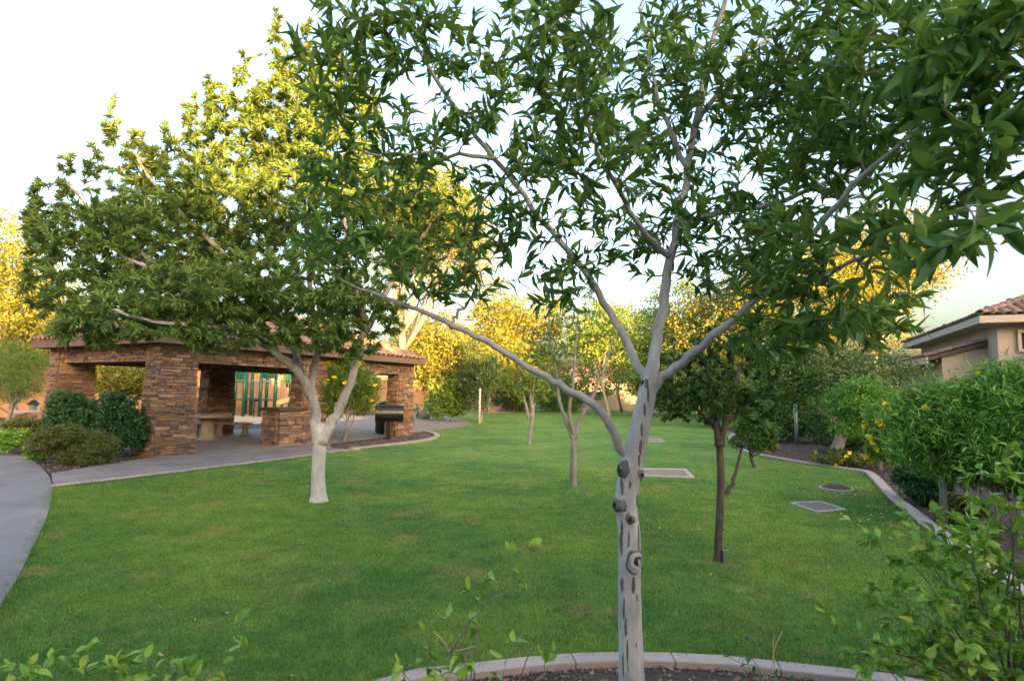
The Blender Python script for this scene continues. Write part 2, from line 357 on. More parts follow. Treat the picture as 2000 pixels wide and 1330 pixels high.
# ------------------------------------------------------------------ a tree grown from given limbs towards given parts of its crown
class Grower:
    def __init__(s, seed): s.r = np.random.default_rng(seed); s.N = []; s.limbs = []; s.twigs = []
    def limb(s, pts, r0, r1, n=5, wob=0.012, attach=True, start=0.35):
        L = smooth_line(pts, n); m = len(L); out = []
        for i, p in enumerate(L):
            k = i/(m-1.0); j = s.r.normal(0, wob, 3)*(0 if i in (0,) else 1)
            out.append(np.array(p)+j)
        rr = [(r0+(r1-r0)*(i/(m-1.0))**0.85)*min(1.0, 0.25+(1-i/(m-1.0))*5)*(1+0.22*math.exp(-i/1.6)) for i in range(m)]
        s.limbs.append((out, rr))
        if attach:
            for i, p in enumerate(out):
                if i/(m-1.0) >= start: s.N.append((p, rr[i]))
        return out, rr
    def grow(s, zones, bend=0.25, rmax=0.02, tip=0.0018, up=0.15, nseg=5, grav=0.35):
        r = s.r; T = []
        for z in zones:
            c, rx, rz, ry, n = z[:5]; kw = z[5] if len(z) > 5 else None
            for i in range(n):
                while True:
                    q = r.uniform(-1, 1, 3)
                    if np.dot(q, q) <= 1: break
                T.append((np.array(c)+q*np.array((rx, ry, rz)), kw))
        P0 = np.array([n[0] for n in s.N])
        dd = [np.min(np.linalg.norm(P0-t[0], axis=1)) for t in T]
        T = [T[i] for i in np.argsort(dd)]
        npos = [n[0] for n in s.N]; nr = [n[1] for n in s.N]
        A = np.zeros((len(npos)+len(T)*nseg+5, 3)); A[:len(npos)] = npos; R = np.zeros(len(A)); R[:len(npos)] = nr; cnt = len(npos)
        for t, kw in T:
            D = t-A[:cnt]; dist = np.linalg.norm(D, axis=1)
            cost = dist+grav*np.maximum(0, -D[:, 2])-1.2*np.minimum(R[:cnt], 0.03)
            i = int(np.argmin(cost)); a = A[i].copy(); L = dist[i]
            if L < 0.05: continue
            mid = (a+t)/2+r.normal(0, bend*0.35*L, 3)+np.array((0, 0, -up*L))
            pts = []
            for k in range(nseg+1):
                u = k/nseg; pts.append((1-u)**2*a+2*u*(1-u)*mid+u*u*t)
            r0 = min(R[i]*0.62, rmax, 0.004+0.012*L); r0 = max(r0, tip*1.3)
            rr = [r0+(tip-r0)*(k/nseg)**0.8 for k in range(nseg+1)]
            s.twigs.append((pts, rr, kw))
            for k in range(1, nseg+1):
                A[cnt] = pts[k]; R[cnt] = rr[k]; cnt += 1
    def leaves(s, per, lmin, lmax, ratio=0.3, spread=0.9, droop=0.15, upw=0.35, span=0.6, maxspan=0.5, wh=0.25):
        pos = []; dr = []; nm = []; ln = []; r = s.r
        for pts, rr, kw in s.twigs:
            pts = np.array(pts); seg = np.linalg.norm(np.diff(pts, axis=0), axis=1); L = seg.sum(); cum = np.r_[0, np.cumsum(seg)]
            sp = min(L*span, maxspan); n = int(per*(0.7+0.6*r.random())*(0.6+0.4*min(1, sp/0.25))); n = max(n, 3)
            k = (kw or {}).get('k', 1.0); n = max(3, int(n*(kw or {}).get('n', 1.0)))
            at = L-sp*(r.random(n)**1.5); at[:min(2, n)] = L
            x = np.stack([np.interp(at, cum, pts[:, j]) for j in range(3)], 1)
            td = (pts[-1]-pts[-2]); td /= np.linalg.norm(td)+1e-9
            q = r.normal(0, 1, (n, 3)); q -= (q @ td)[:, None]*td; q /= np.linalg.norm(q, axis=1)[:, None]+1e-9
            d = td*(0.35+0.8*r.random((n, 1)))+q*spread*(0.25+0.9*r.random((n, 1)))+r.normal(0, 0.22, (n, 3))+np.array((0, 0, -droop))
            nn = np.array((0, 0, 1.0))*upw+td*0.5+r.normal(0, 0.45, (n, 3))
            pos.append(x); dr.append(d); nm.append(nn); ln.append(k*(lmin+(lmax-lmin)*r.random(n)))
        pos = np.concatenate(pos); ln = np.concatenate(ln)
        return pos, np.concatenate(dr), np.concatenate(nm), ln, ln*(ratio*(0.8+0.4*r.random(len(ln))))
    def wood(s, name, mat, parent, sides=7):
        m = MB()
        for p, rr in s.limbs: m.tube(p, rr, sides+3)
        return m.build(name, mat, parent, smooth=True)
    def twig_mesh(s, mat, parent, sides=4):
        m = MB()
        for p, rr, kw in s.twigs: m.tube(p, rr, sides, cap=False)
        return m.build('twigs', mat, parent, smooth=True, kind='stuff')
def zone(px, py, Y, rx, ry, rY, n, **kw):
    k = ppm(Y); return (P(px, py, Y), rx*k, ry*k, rY, n, kw)

def crown_cloud(r, lobes, n, size, clump=0.35, shell=0.55, up=0.3, flat=0.0):
    """leaves in clumps over the lobes of a crown; lobes are (centre, rx, ry, rz)"""
    vol = np.array([l[1]*l[2]*l[3] for l in lobes])**0.72; vol /= vol.sum()
    pos = []
    for (c, rx, ry, rz), w in zip(lobes, vol):
        m = max(4, int(n*w)); nc = max(5, m//26)
        q = r.normal(0, 1, (nc, 3)); q /= np.linalg.norm(q, axis=1)[:, None]
        q *= (shell+(1.08-shell)*r.random((nc, 1))**0.6)
        cc = np.array(c)+q*np.array((rx, ry, rz))
        idx = r.integers(0, nc, m); cs = clump*(0.6+0.8*r.random(nc))*(rx*ry*rz)**(1/3)*0.62
        pos.append(cc[idx]+r.normal(0, 1, (m, 3))*cs[idx][:, None]*np.array((1, 1, 0.7)))
    pos = np.concatenate(pos); N = len(pos)
    d = r.normal(0, 1, (N, 3))+np.array((0, 0, flat)); nn = r.normal(0, 0.7, (N, 3))+np.array((0, 0, up))+np.array((0.15, -0.35, 0))
    L = size*(0.65+0.7*r.random(N))
    return pos, d, nn, L
def multi_lobes(r, c, rx, ry, rz, n, k=0.5):
    out = [(np.array(c), rx*0.62, ry*0.62, rz*0.62)]
    for i in range(n):
        q = r.normal(0, 1, 3); q /= np.linalg.norm(q); q *= 0.62+0.16*r.random()
        s = k*(0.65+0.6*r.random())
        out.append((np.array(c)+q*np.array((rx, ry, rz)), rx*s, ry*s, rz*s))
    return out
def bg_tree(name, label, cat, base, c, rx, ry, rz, mat, n=5000, leaf=0.16, ratio=0.45, tr=0.14, tmat='bark_limb', stems=1, seed=0, lobes=9, group=None, dens=2.3, lean=0.0, clump=0.35, flowers=0, k=0.5, trunk=True, fl_mat='leaf_flower', part='crown'):
    r = np.random.default_rng(seed); base = Vector(base); t = empty(name, base, label, cat, group)
    lb = multi_lobes(r, c, rx, ry, rz, lobes, k)
    if trunk:
        for sidx in range(stems):
            m = MB(); tgt = Vector(c)+Vector((r.normal(0, rx*0.3), r.normal(0, ry*0.3), -rz*0.25))
            b0 = base+Vector((r.normal(0, 0.12)*(stems > 1), r.normal(0, 0.12)*(stems > 1), -0.03))
            mid = b0.lerp(tgt, 0.5)+Vector((r.normal(0, 0.12)+lean, r.normal(0, 0.1), 0))
            pts = smooth_line([b0, mid, tgt], 5); mm = len(pts)
            rt = tr/(stems**0.5); m.tube(pts, [rt*(1.25 if i == 0 else 1)*(1-0.6*i/(mm-1)) for i in range(mm)], 9)
            for j, l in enumerate(lb[1:]):
                if j % stems != sidx: continue
                st = pts[int(mm*0.45)+j % max(1, mm//2-1)]; e = Vector(l[0])
                bp = smooth_line([st, st.lerp(e, 0.5)+Vector((r.normal(0, 0.1), r.normal(0, 0.1), -0.08*(e-st).length)), e], 3)
                m.tube(bp, [rt*0.42*(1-0.85*i/(len(bp)-1)) for i in range(len(bp))], 6)
            m.build('trunk', M[tmat], t, smooth=True)
    pos, d, nn, L = crown_cloud(r, lb, int(n*dens), leaf*1.25, clump)
    keep = pos[:, 2] > 0.03
    leaf_mesh(part, pos[keep], d[keep], nn[keep], L[keep], L[keep]*ratio, M[mat], t, 0)
    if flowers:
        pos, d, nn, L = crown_cloud(r, lb, flowers*3, 0.10, 0.14, 1.02); sel = r.random(len(pos)) < 0.4
        leaf_mesh('flowers', pos[sel], d[sel], nn[sel], L[sel], L[sel]*0.9, M[fl_mat], t, 0)
    return t
# ================================================================== SETTING
R0 = np.random.default_rng(11)
g = sheet('ground', [(-400, -400), (400, -400), (400, 400), (-400, 400)], 0.0, M['soil'])
def G2(px, py): p = G(px, py); return (p.x, p.y)
path_edge = [(-2.5, -4), (-2.4, 0.5), (-2.6, 2.2), (-2.97, 2.95), G2(0, 1190), G2(60, 1082), G2(94, 1005), G2(103, 955)]
walk_low = [G2(103, 955), G2(350, 925), G2(560, 899), G2(650, 886), G2(720, 877), G2(800, 867)]
bed_nose = [G2(800, 867), G2(840, 861), G2(858, 854), G2(850, 848), G2(832, 844)]
patio_edge = [G2(832, 844), G2(880, 837), G2(917, 829), G2(905, 820), G2(860, 812), G2(810, 808)]
right_curb = [G2(1432, 846), G2(1422, 858), G2(1448, 882), G2(1560, 905), G2(1660, 920), G2(1690, 927), G2(1728, 968), G2(1770, 1005), G2(1830, 1053), G2(1905, 1108), G2(2000, 1176), (4.15, 3.9), (4.0, 3.3), (3.9, 2.4), (3.9, 1.0), (4.0, -4)]
near_curb = [(-1.9, -1.5), (-1.75, 0.6), (-1.45, 2.2), G2(730, 1339), G2(850, 1316), G2(1000, 1297), G2(1120, 1287), G2(1230, 1284), G2(1400, 1290), G2(1560, 1307), G2(1720, 1325), G2(1800, 1339), (2.9, 2.95), (3.4, 2.5), (3.7, 1.6), (3.75, 0)]
pe = [tuple(p[:2]) for p in smooth_line([(a, b, 0) for a, b in path_edge], 6)]
rc = [tuple(p[:2]) for p in smooth_line([(a, b, 0) for a, b in right_curb], 5)]
nc = [tuple(p[:2]) for p in smooth_line([(a, b, 0) for a, b in near_curb], 5)]
bn = [tuple(p[:2]) for p in smooth_line([(a, b, 0) for a, b in walk_low[-2:]+bed_nose[1:]], 5)]
pte = [tuple(p[:2]) for p in smooth_line([(a, b, 0) for a, b in patio_edge], 5)]
far = [(-9, 40), (-12, 46), (-16, 60), (0, 66), (22, 60), (18, 42), (10.5, 28)]
lawn_poly = pe+walk_low[1:-2]+bn+pte[1:]+far+rc+nc[::-1]
sheet('lawn', lawn_poly, 0.010, M['lawn'])

# grass blades on the part of the lawn where they show
def grass():
    r = R0; n = 1000000
    y = 2.0+np.abs(r.beta(1.15, 2.6, n))*13.0; x = (r.random(n)*2-1)*(y*1.0+1.2)
    k = inside(lawn_poly, x, y) & (np.abs(x) < y*0.95+0.8); x = x[k]; y = y[k]
    x = x[:455000]; y = y[:455000]; n = len(x); a = r.random(n)*2*np.pi
    far_k = 1+np.clip((y-5)/6, 0, 1.2)
    h = (0.012+0.014*r.random(n))*(0.8+0.2*far_k); w = (0.0016+0.0014*r.random(n))*far_k
    lean = r.normal(0, 0.55, (n, 2))*h[:, None]; z0 = np.full(n, 0.009)
    b = np.stack([x, y, z0], 1); s = np.stack([np.cos(a)*w, np.sin(a)*w, np.zeros(n)], 1)
    V = np.stack([b-s, b+s, b+np.concatenate([lean, h[:, None]], 1)], 1)
    return fastmesh('grass', V, np.arange(n*3).reshape(-1, 3), M['blade'], kind='stuff')
def edge_grass():
    r = np.random.default_rng(12); B = []; 
    for line, n, w in ((nc, 9000, 0.03), (rc, 9000, 0.04), (pe, 9000, 0.035), (walk_low, 6000, 0.04), (bn, 2500, 0.05)):
        q = np.array([(a, b) for a, b in line]); L = np.r_[0, np.cumsum(np.linalg.norm(np.diff(q, axis=0), axis=1))]; s = r.random(n)*L[-1]
        clump = (np.sin(s*5.1)+np.sin(s*13.7+1)+np.sin(s*2.3+2)) > -0.9; s = s[clump]
        B.append(np.stack([np.interp(s, L, q[:, 0])+r.normal(0, w, len(s)), np.interp(s, L, q[:, 1])+r.normal(0, w, len(s))], 1))
    B = np.concatenate(B); n = len(B); a = r.random(n)*6.28; h = 0.03+0.04*r.random(n)**2; w = 0.002+0.0018*r.random(n)
    b = np.concatenate([B, np.full((n, 1), 0.008)], 1); s = np.stack([np.cos(a)*w, np.sin(a)*w, np.zeros(n)], 1); lean = r.normal(0, 0.6, (n, 2))*h[:, None]
    V = np.stack([b-s, b+s, b+np.concatenate([lean, h[:, None]], 1)], 1)
    return fastmesh('edge_grass', V, np.arange(n*3).reshape(-1, 3), M['blade'], kind='stuff')
tag(edge_grass(), 'longer untrimmed grass along kerbs and path edges', 'grass')
tag(grass(), 'short mown green grass covering the lawn', 'grass')

# concrete footpath on the left, cast in slabs
footpath = empty('footpath', (-5, 3, 0)); footpath['kind'] = 'structure'
def strip_blocks(parent, line, name, w0, w1, z0, z1, mat, step, gap=0.012, bevel=0.01, side=1):
    """blocks along a line; w0..w1 are offsets to its left"""
    L = [Vector((p[0], p[1], 0)) for p in line]; cum = [0]
    for a, b in zip(L, L[1:]): cum.append(cum[-1]+(b-a).length)
    def at(s):
        for i in range(len(L)-1):
            if s <= cum[i+1] or i == len(L)-2:
                t = (s-cum[i])/max(1e-6, cum[i+1]-cum[i]); return L[i].lerp(L[i+1], t)
    def frame(s):
        p = at(s); d = (at(min(cum[-1], s+0.12))-at(max(0, s-0.12))).normalized(); return p, Vector((-d.y, d.x, 0))
    s = 0.0
    while s < cum[-1]-0.05:
        e = min(s+step, cum[-1]); n = max(2, int((e-s)/0.25)); A = []; B = []
        for i in range(n+1):
            q = s+gap/2+(e-s-gap)*i/n; p, nn = frame(q); A.append(p+nn*w0); B.append(p+nn*w1)
        poly = A+B[::-1]
        MB().prism([(v.x, v.y) for v in poly], z0, z1).build(name, mat, parent, bevel=bevel)
        s = e
strip_blocks(footpath, pe+[tuple(p[:2]) for p in smooth_line([G2(103, 955)+(0,), G2(92, 928)+(0,), G2(62, 902)+(0,), G2(0, 882)+(0,), G2(-120, 868)+(0,), G2(-300, 862)+(0,)], 5)][1:], 'slab', 0.0, 1.75, -0.05, 0.035, M['concrete'], 1.55)

# paved patio under and around the shelter
patio_poly = [G2(100, 926), G2(280, 897), G2(330, 893)] + [(-8.6, 13.9), (-13.4, 16.3), (-9.6, 24.6), (-12, 34), (-7, 40)] + [tuple(p) for p in pte[::-1]] + [G2(790, 848), G2(700, 862), G2(645, 868), G2(648, 876)] + [G2(690, 880), G2(650, 886), G2(560, 899), G2(350, 925), G2(103, 954)]
sheet('patio', patio_poly, 0.022, M['patio'])
wk = empty('walkway_border', (-6, 11, 0)); wk['kind'] = 'structure'
strip_blocks(wk, [G2(103, 953), G2(350, 923.5), G2(560, 897.5), G2(650, 885), G2(690, 880)], 'border_slab', 0.0, 0.16, -0.03, 0.034, M['curb'], 1.1)

# kerbs
kb = empty('lawn_kerb', (0, 3.2, 0)); kb['kind'] = 'structure'
strip_blocks(kb, nc, 'kerb_block', -0.12, 0.0, -0.05, 0.04, M['curb'], 0.62, 0.005, 0.008)
kb2 = empty('bed_kerb', (7, 9, 0)); kb2['kind'] = 'structure'
strip_blocks(kb2, rc, 'kerb_block', 0.0, 0.17, -0.05, 0.06, M['curb'], 1.2, 0.007, 0.010)
kb3 = empty('planter_kerb', (-4, 18, 0)); kb3['kind'] = 'structure'
strip_blocks(kb3, [G2(690, 880)]+bn, 'kerb_block', -0.02, 0.17, -0.05, 0.075, M['curb_pale'], 1.3, 0.007, 0.010)

# loose stones in the bed at the viewer's feet
def stones(name, poly, x0, x1, y0, y1, n, smin, smax, seed, label):
    r = np.random.default_rng(seed); x = x0+(x1-x0)*r.random(n); y = y0+(y1-y0)*r.random(n); k = inside(poly, x, y); x = x[k]; y = y[k]; n = len(x)
    ico = [(0, 0, 1), (0.9, 0, 0.35), (0.28, 0.85, 0.35), (-0.72, 0.53, 0.35), (-0.72, -0.53, 0.35), (0.28, -0.85, 0.35), (0.72, 0.53, -0.45), (-0.28, 0.85, -0.45), (-0.9, 0, -0.45), (-0.28, -0.85, -0.45), (0.72, -0.53, -0.45)]
    fc = [(0, 1, 2), (0, 2, 3), (0, 3, 4), (0, 4, 5), (0, 5, 1), (1, 6, 2), (2, 6, 7), (2, 7, 3), (3, 7, 8), (3, 8, 4), (4, 8, 9), (4, 9, 5), (5, 9, 10), (5, 10, 1), (1, 10, 6)]
    s = smin+(smax-smin)*r.random(n)**2; a = r.random(n)*6.28
    V = np.array(ico)[None]*(1+r.normal(0, 0.16, (n, 11, 3)))*s[:, None, None]*np.stack([np.ones(n), 0.6+0.3*r.random(n), 0.4+0.3*r.random(n)], 1)[:, None, :]
    c, si = np.cos(a)[:, None], np.sin(a)[:, None]
    X = V[:, :, 0]*c-V[:, :, 1]*si+x[:, None]; Y = V[:, :, 0]*si+V[:, :, 1]*c+y[:, None]; Z = V[:, :, 2]+0.004+s[:, None]*0.2
    T = np.array(fc)[None]+(np.arange(n)*11)[:, None, None]
    return tag(fastmesh(name, np.stack([X, Y, Z], 2), T, M['gravel'], kind='stuff'), label, 'gravel')
near_bed = [(p[0], p[1]) for p in nc]+[(3.5, -1), (-1.9, -1.5)]
stones('gravel', near_bed, -2.6, 3.6, 1.6, 3.7, 12500, 0.006, 0.019, 3, 'brown and grey gravel around the nearest trunk')
right_bed = rc+[(9, 1), (14, 10), (14, 30)]
stones('gravel', right_bed, 4.0, 13, 2.5, 20, 6500, 0.012, 0.035, 4, 'brown gravel in the bed along the right kerb')
left_bed = [G2(100, 926), G2(285, 896), (-8.6, 14.0), (-12.5, 16.6), (-16, 16), G2(0, 880), G2(62, 900)]
stones('gravel', left_bed, -17, -6, 9, 18, 7000, 0.012, 0.035, 5, 'brown gravel in the bed before the shelter')
planter = bn+[G2(790, 848), G2(700, 862), G2(645, 868), G2(690, 880)]
stones('gravel', planter, -8, -1, 14, 24, 2500, 0.015, 0.04, 6, 'reddish gravel in the bed beside the grill')

# ================================================================== SHELTER
C0 = np.array((-8.22, 13.5, 0.0)); U = np.array((0.480, 0.877, 0)); U /= np.linalg.norm(U); V_ = np.array((-U[1], U[0], 0)); Z_ = np.array((0, 0, 1.0))
def loc(u, v, z=0.0): return C0+U*u+V_*v+Z_*z
LU, LV = 8.55, 4.75
sh = empty('picnic_shelter', tuple(loc(LU/2, LV/2)), 'open picnic shelter with stone pillars and a brown tile hip roof', 'shelter')
def rough_block(seed):
    r = np.random.default_rng(seed); h = 0.5; k = 0.42
    v = []
    for z, q in ((-h, k), (-k, h), (k, h), (h, k)):
        for x, y in ((-1, -1), (1, -1), (1, 1), (-1, 1)): v.append((x*q, y*q, z))
    v = np.array(v)+r.normal(0, 0.022, (16, 3)); f = [(3, 2, 1, 0), (12, 13, 14, 15)]
    for i in range(3):
        for j in range(4):
            a, b = i*4+j, i*4+(j+1) % 4; f.append((a, b, b+4, a+4))
    return v, f
BLK = [rough_block(i) for i in range(6)]
BLKM = []
for v, f in BLK:
    me = bpy.data.meshes.new('stone'); me.from_pydata(v.tolist(), [], f); me.materials.append(M['stone']); me.update(); BLKM.append(me)
rest_stones = MB()
stone_left = [300]
def put_stone(c, ax, size, single, r):
    i = int(r.integers(0, 6)); ax = [np.array(a) for a in ax]
    if single and stone_left[0] > 0:
        stone_left[0] -= 1
        o = bpy.data.objects.new('stone', BLKM[i]); COL.objects.link(o); o.parent = sh; p = c-origin(sh)
        o.matrix_basis = Matrix([[ax[0][k]*size[0], ax[1][k]*size[1], ax[2][k]*size[2], p[k]] for k in range(3)]+[[0, 0, 0, 1]])
    else:
        v = BLK[i][0]; rest_stones.add(c+v[:, 0:1]*ax[0]*size[0]+v[:, 1:2]*ax[1]*size[1]+v[:, 2:3]*ax[2]*size[2], BLK[i][1])
def clad(face, width_at, z0, z1, nrm, along, single, r, hmin=0.038, hmax=0.09, lmin=0.11, lmax=0.36, off=0.0):
    """ledge stones over one face: face(z) is its centre line, width_at(z) its width"""
    z = z0
    while z < z1-0.02:
        h = min(hmin+(hmax-hmin)*r.random(), z1-z); w = width_at(z+h/2); x = -w/2; c = face(z+h/2)
        while x < w/2-0.01:
            l = lmin+(lmax-lmin)*r.random()
            if w/2-(x+l) < lmin*0.7: l = w/2-x
            d = 0.07+0.05*r.random()
            put_stone(c+along*(x+l/2)+nrm*(0.045+0.035*r.random()-0.02), (along, nrm, Z_), (l-0.008, d, h-0.008), single, r)
            x += l
        z += h
def pillar(u, v, su, sv, top, h, seed, single=(), z0=0.0):
    r = np.random.default_rng(seed); core = MB(); c = loc(u, v)
    def hw(z): k = z/h; return su/2*(1-(1-top)*k), sv/2*(1-(1-top)*k)
    vs = []
    for z in (z0, h):
        a, b = hw(z); vs += [c+U*x*(a-0.03)+V_*y*(b-0.03)+Z_*z for x, y in ((-1, -1), (1, -1), (1, 1), (-1, 1))]
    core.add(vs, [(3, 2, 1, 0), (4, 5, 6, 7), (0, 1, 5, 4), (1, 2, 6, 5), (2, 3, 7, 6), (3, 0, 4, 7)])
    core.build('pillar', M['mortar'], sh)
    for nm, nrm, al in (('f', -V_, U), ('s', -U, -V_), ('b', V_, -U), ('e', U, V_)):
        i = 1 if nm in 'fb' else 0
        clad(lambda z: c+Z_*z+nrm*hw(z)[i], (lambda z: 2*hw(z)[1-i]+0.09), z0, h, nrm, al, nm in single, r)
H = 2.62
pillar(0.1, 0.0, 0.90, 0.56, 0.80, H, 1, 'fs')
pillar(LU, 0.0, 0.82, 0.46, 0.84, H, 2, 'f')
pillar(LU/2, 0.0, 0.85, 0.5, 0.84, H, 3)
pillar(0.1, LV, 0.86, 0.5, 0.84, H, 4)
pillar(LU/2+0.2, LV, 0.9, 0.5, 0.84, H, 5)
pillar(LU, LV, 0.85, 0.5, 0.84, H, 6)
def beam(u0, v0, u1, v1, z0, z1, th, seed):
    r = np.random.default_rng(seed); a = loc(u0, v0); b = loc(u1, v1); d = (b-a); L = np.linalg.norm(d); d /= L; n = np.array((d[1], -d[0], 0)); c = (a+b)/2
    MB().box(c+Z_*(z0+z1)/2, (L, th-0.08, z1-z0), (d, n, Z_)).build('beam', M['mortar'], sh)
    for sgn in (1, -1):
        clad(lambda z: c+Z_*z+n*sgn*(th/2-0.04), lambda z: L, z0, z1, n*sgn, d*sgn, False, r)
beam(0.5, 0, LU/2-0.4, 0, 2.22, H, 0.42, 7); beam(LU/2+0.4, 0, LU-0.4, 0, 2.22, H, 0.42, 8)
beam(0, 0.3, 0, LV-0.3, 2.22, H, 0.42, 9); beam(0.5, LV, LU/2-0.3, LV, 2.22, H, 0.42, 10); beam(LU/2+0.7, LV, LU-0.4, LV, 2.22, H, 0.42, 12); beam(LU, LV-0.3, LU, 0.3, 2.22, H, 0.42, 13)
# low stone counter by the middle pillar
r_ = np.random.default_rng(21); cu0, cu1 = LU/2-1.25, LU/2-0.4
MB().box(loc((cu0+cu1)/2, 0.05, 0.5), (cu1-cu0, 0.55, 1.0), (U, V_, Z_)).build('counter', M['mortar'], sh)
for nrm, al, w, cc in ((-V_, U, cu1-cu0, loc((cu0+cu1)/2, 0.05-0.275)), (-U, -V_, 0.6, loc(cu0, 0.05)), (V_, -U, cu1-cu0, loc((cu0+cu1)/2, 0.325))):
    clad(lambda z, cc=cc: cc+Z_*z, lambda z, w=w: w, 0.0, 1.0, nrm, al, False, r_)
MB().box(loc((cu0+cu1)/2-0.02, 0.05, 1.045), (cu1-cu0+0.2, 0.85, 0.09), (U, V_, Z_)).build('counter_top', M['stucco'] if False else M['wood'], sh, bevel=0.015)
rest_stones.build('ledge_stones', M['stone'], sh, kind='stuff')
# roof: soffit, fascia, deck, barrel tiles
OV = 0.62; u0, u1, v0, v1 = -OV, LU+OV, -OV, LV+OV; EZ = 2.80; PITCHR = 0.40; half = (v1-v0)/2; RZ = EZ+half*PITCHR
MB().box(loc((u0+u1)/2, (v0+v1)/2, 2.66), (u1-u0-0.12, v1-v0-0.12, 0.06), (U, V_, Z_)).build('soffit', M['wood'], sh)
for a, b, n in (((u0, v0), (u1, v0), -V_), ((u0, v1), (u0, v0), -U), ((u1, v1), (u0, v1), V_), ((u1, v0), (u1, v1), U)):
    pa, pb = loc(*a), loc(*b); d = pb-pa; L = np.linalg.norm(d); d /= L
    MB().box((pa+pb)/2+Z_*2.72, (L+(0.05 if abs(n @ V_) > 0.5 else -0.055), 0.05, 0.20), (d, n, Z_)).build('fascia', M['fascia'], sh)
dk = MB(); q = [loc(u0, v0, EZ), loc(u1, v0, EZ), loc(u1, v1, EZ), loc(u0, v1, EZ), loc(u0+half, (v0+v1)/2, RZ), loc(u1-half, (v0+v1)/2, RZ)]
dk.add(q, [(0, 1, 5, 4), (1, 2, 5), (2, 3, 4, 5), (3, 0, 4), (3, 2, 1, 0)]).build('roof', M['deck'], sh)
def tile_mesh(wd, ln, ht, th=0.016, n=7):
    v = []; f = []
    for y, k in ((0, 1.0), (ln, 0.86)):
        for rr in (0, th):
            for i in range(n):
                a = math.pi*i/(n-1); v.append((-math.cos(a)*(wd/2-rr)*k, y, math.sin(a)*(ht-rr)*k+(0.02 if y == 0 else 0.0)))
    o, b = 0, 2*n
    for i in range(n-1):
        f += [(i, i+1, b+i+1, b+i), (n+i+1, n+i, b+n+i, b+n+i+1), (i+1, i, n+i, n+i+1)]
    return np.array(v), f
TV, TF = tile_mesh(0.215, 0.44, 0.085)
TME = bpy.data.meshes.new('roof_tile'); TME.from_pydata(TV.tolist(), [], TF); TME.polygons.foreach_set('use_smooth', [True]*len(TF)); TME.materials.append(M['tile']); TME.update()
def lay_tiles(parent, e0, along, inward, pitch, L, run, lim, acc, counter, r, rows_single=3, col=0.235, row=0.37):
    """barrel tiles on one roof slope: eave from e0 along L metres, rising inward over run metres; lim(s) gives the span kept"""
    up = (inward+Z_*pitch); sl = np.linalg.norm(up); up = up/sl; nrm = np.cross(along, up)
    if nrm[2] < 0: nrm = -nrm
    S_ = run*sl; s = -0.05; k = 0
    while s < S_-0.1:
        x0, x1 = lim(max(s, 0)/sl); x = math.ceil(x0/col)*col+col/2
        while x < x1-col*0.3:
            p = e0+along*x+up*s+nrm*(0.022+r.normal(0, 0.004)); tw = r.normal(0, 0.012)
            a = along+up*tw; u_ = up-along*tw+nrm*0.035; u_ = u_/np.linalg.norm(u_)
            if k < rows_single and counter[0] > 0:
                counter[0] -= 1; o = bpy.data.objects.new('roof_tile', TME); COL.objects.link(o); o.parent = parent; q = p-origin(parent)
                o.matrix_basis = Matrix([[a[i], u_[i], nrm[i], q[i]] for i in range(3)]+[[0, 0, 0, 1]])
            else:
                acc.add(p+TV[:, 0:1]*a+TV[:, 1:2]*u_+TV[:, 2:3]*nrm, TF)
            x += col
        s += row; k += 1
def ridge_tiles(acc, a, b):
    a = np.array(a, float); b = np.array(b, float); d = b-a; L = np.linalg.norm(d); d /= L
    sd = np.cross(d, Z_); sd /= np.linalg.norm(sd); n = np.cross(sd, d); s = 0
    while s < L:
        p = a+d*s+n*0.03; acc.add(p+TV[:, 0:1]*sd*1.25+TV[:, 1:2]*(d+n*0.03)+TV[:, 2:3]*n*1.3, TF); s += 0.37
acc = MB(); cnt = [290]; rr_ = np.random.default_rng(31); LUr, LVr = u1-u0, v1-v0
lay_tiles(sh, loc(u0, v0, EZ), U, V_, PITCHR, LUr, half, lambda s: (s, LUr-s), acc, cnt, rr_, 5)
lay_tiles(sh, loc(u0, v1, EZ), -V_, U, PITCHR, LVr, half, lambda s: (s, LVr-s), acc, cnt, rr_, 5)
lay_tiles(sh, loc(u1, v1, EZ), -U, -V_, PITCHR, LUr, half, lambda s: (s, LUr-s), acc, [0], rr_)
lay_tiles(sh, loc(u1, v0, EZ), V_, -U, PITCHR, LVr, half, lambda s: (s, LVr-s), acc, [0], rr_)
for a, b in ((0, 4), (3, 4), (1, 5), (2, 5), (4, 5)): ridge_tiles(acc, q[a], q[b])
acc.build('roof_tiles', M['tile'], sh, smooth=True, kind='stuff')

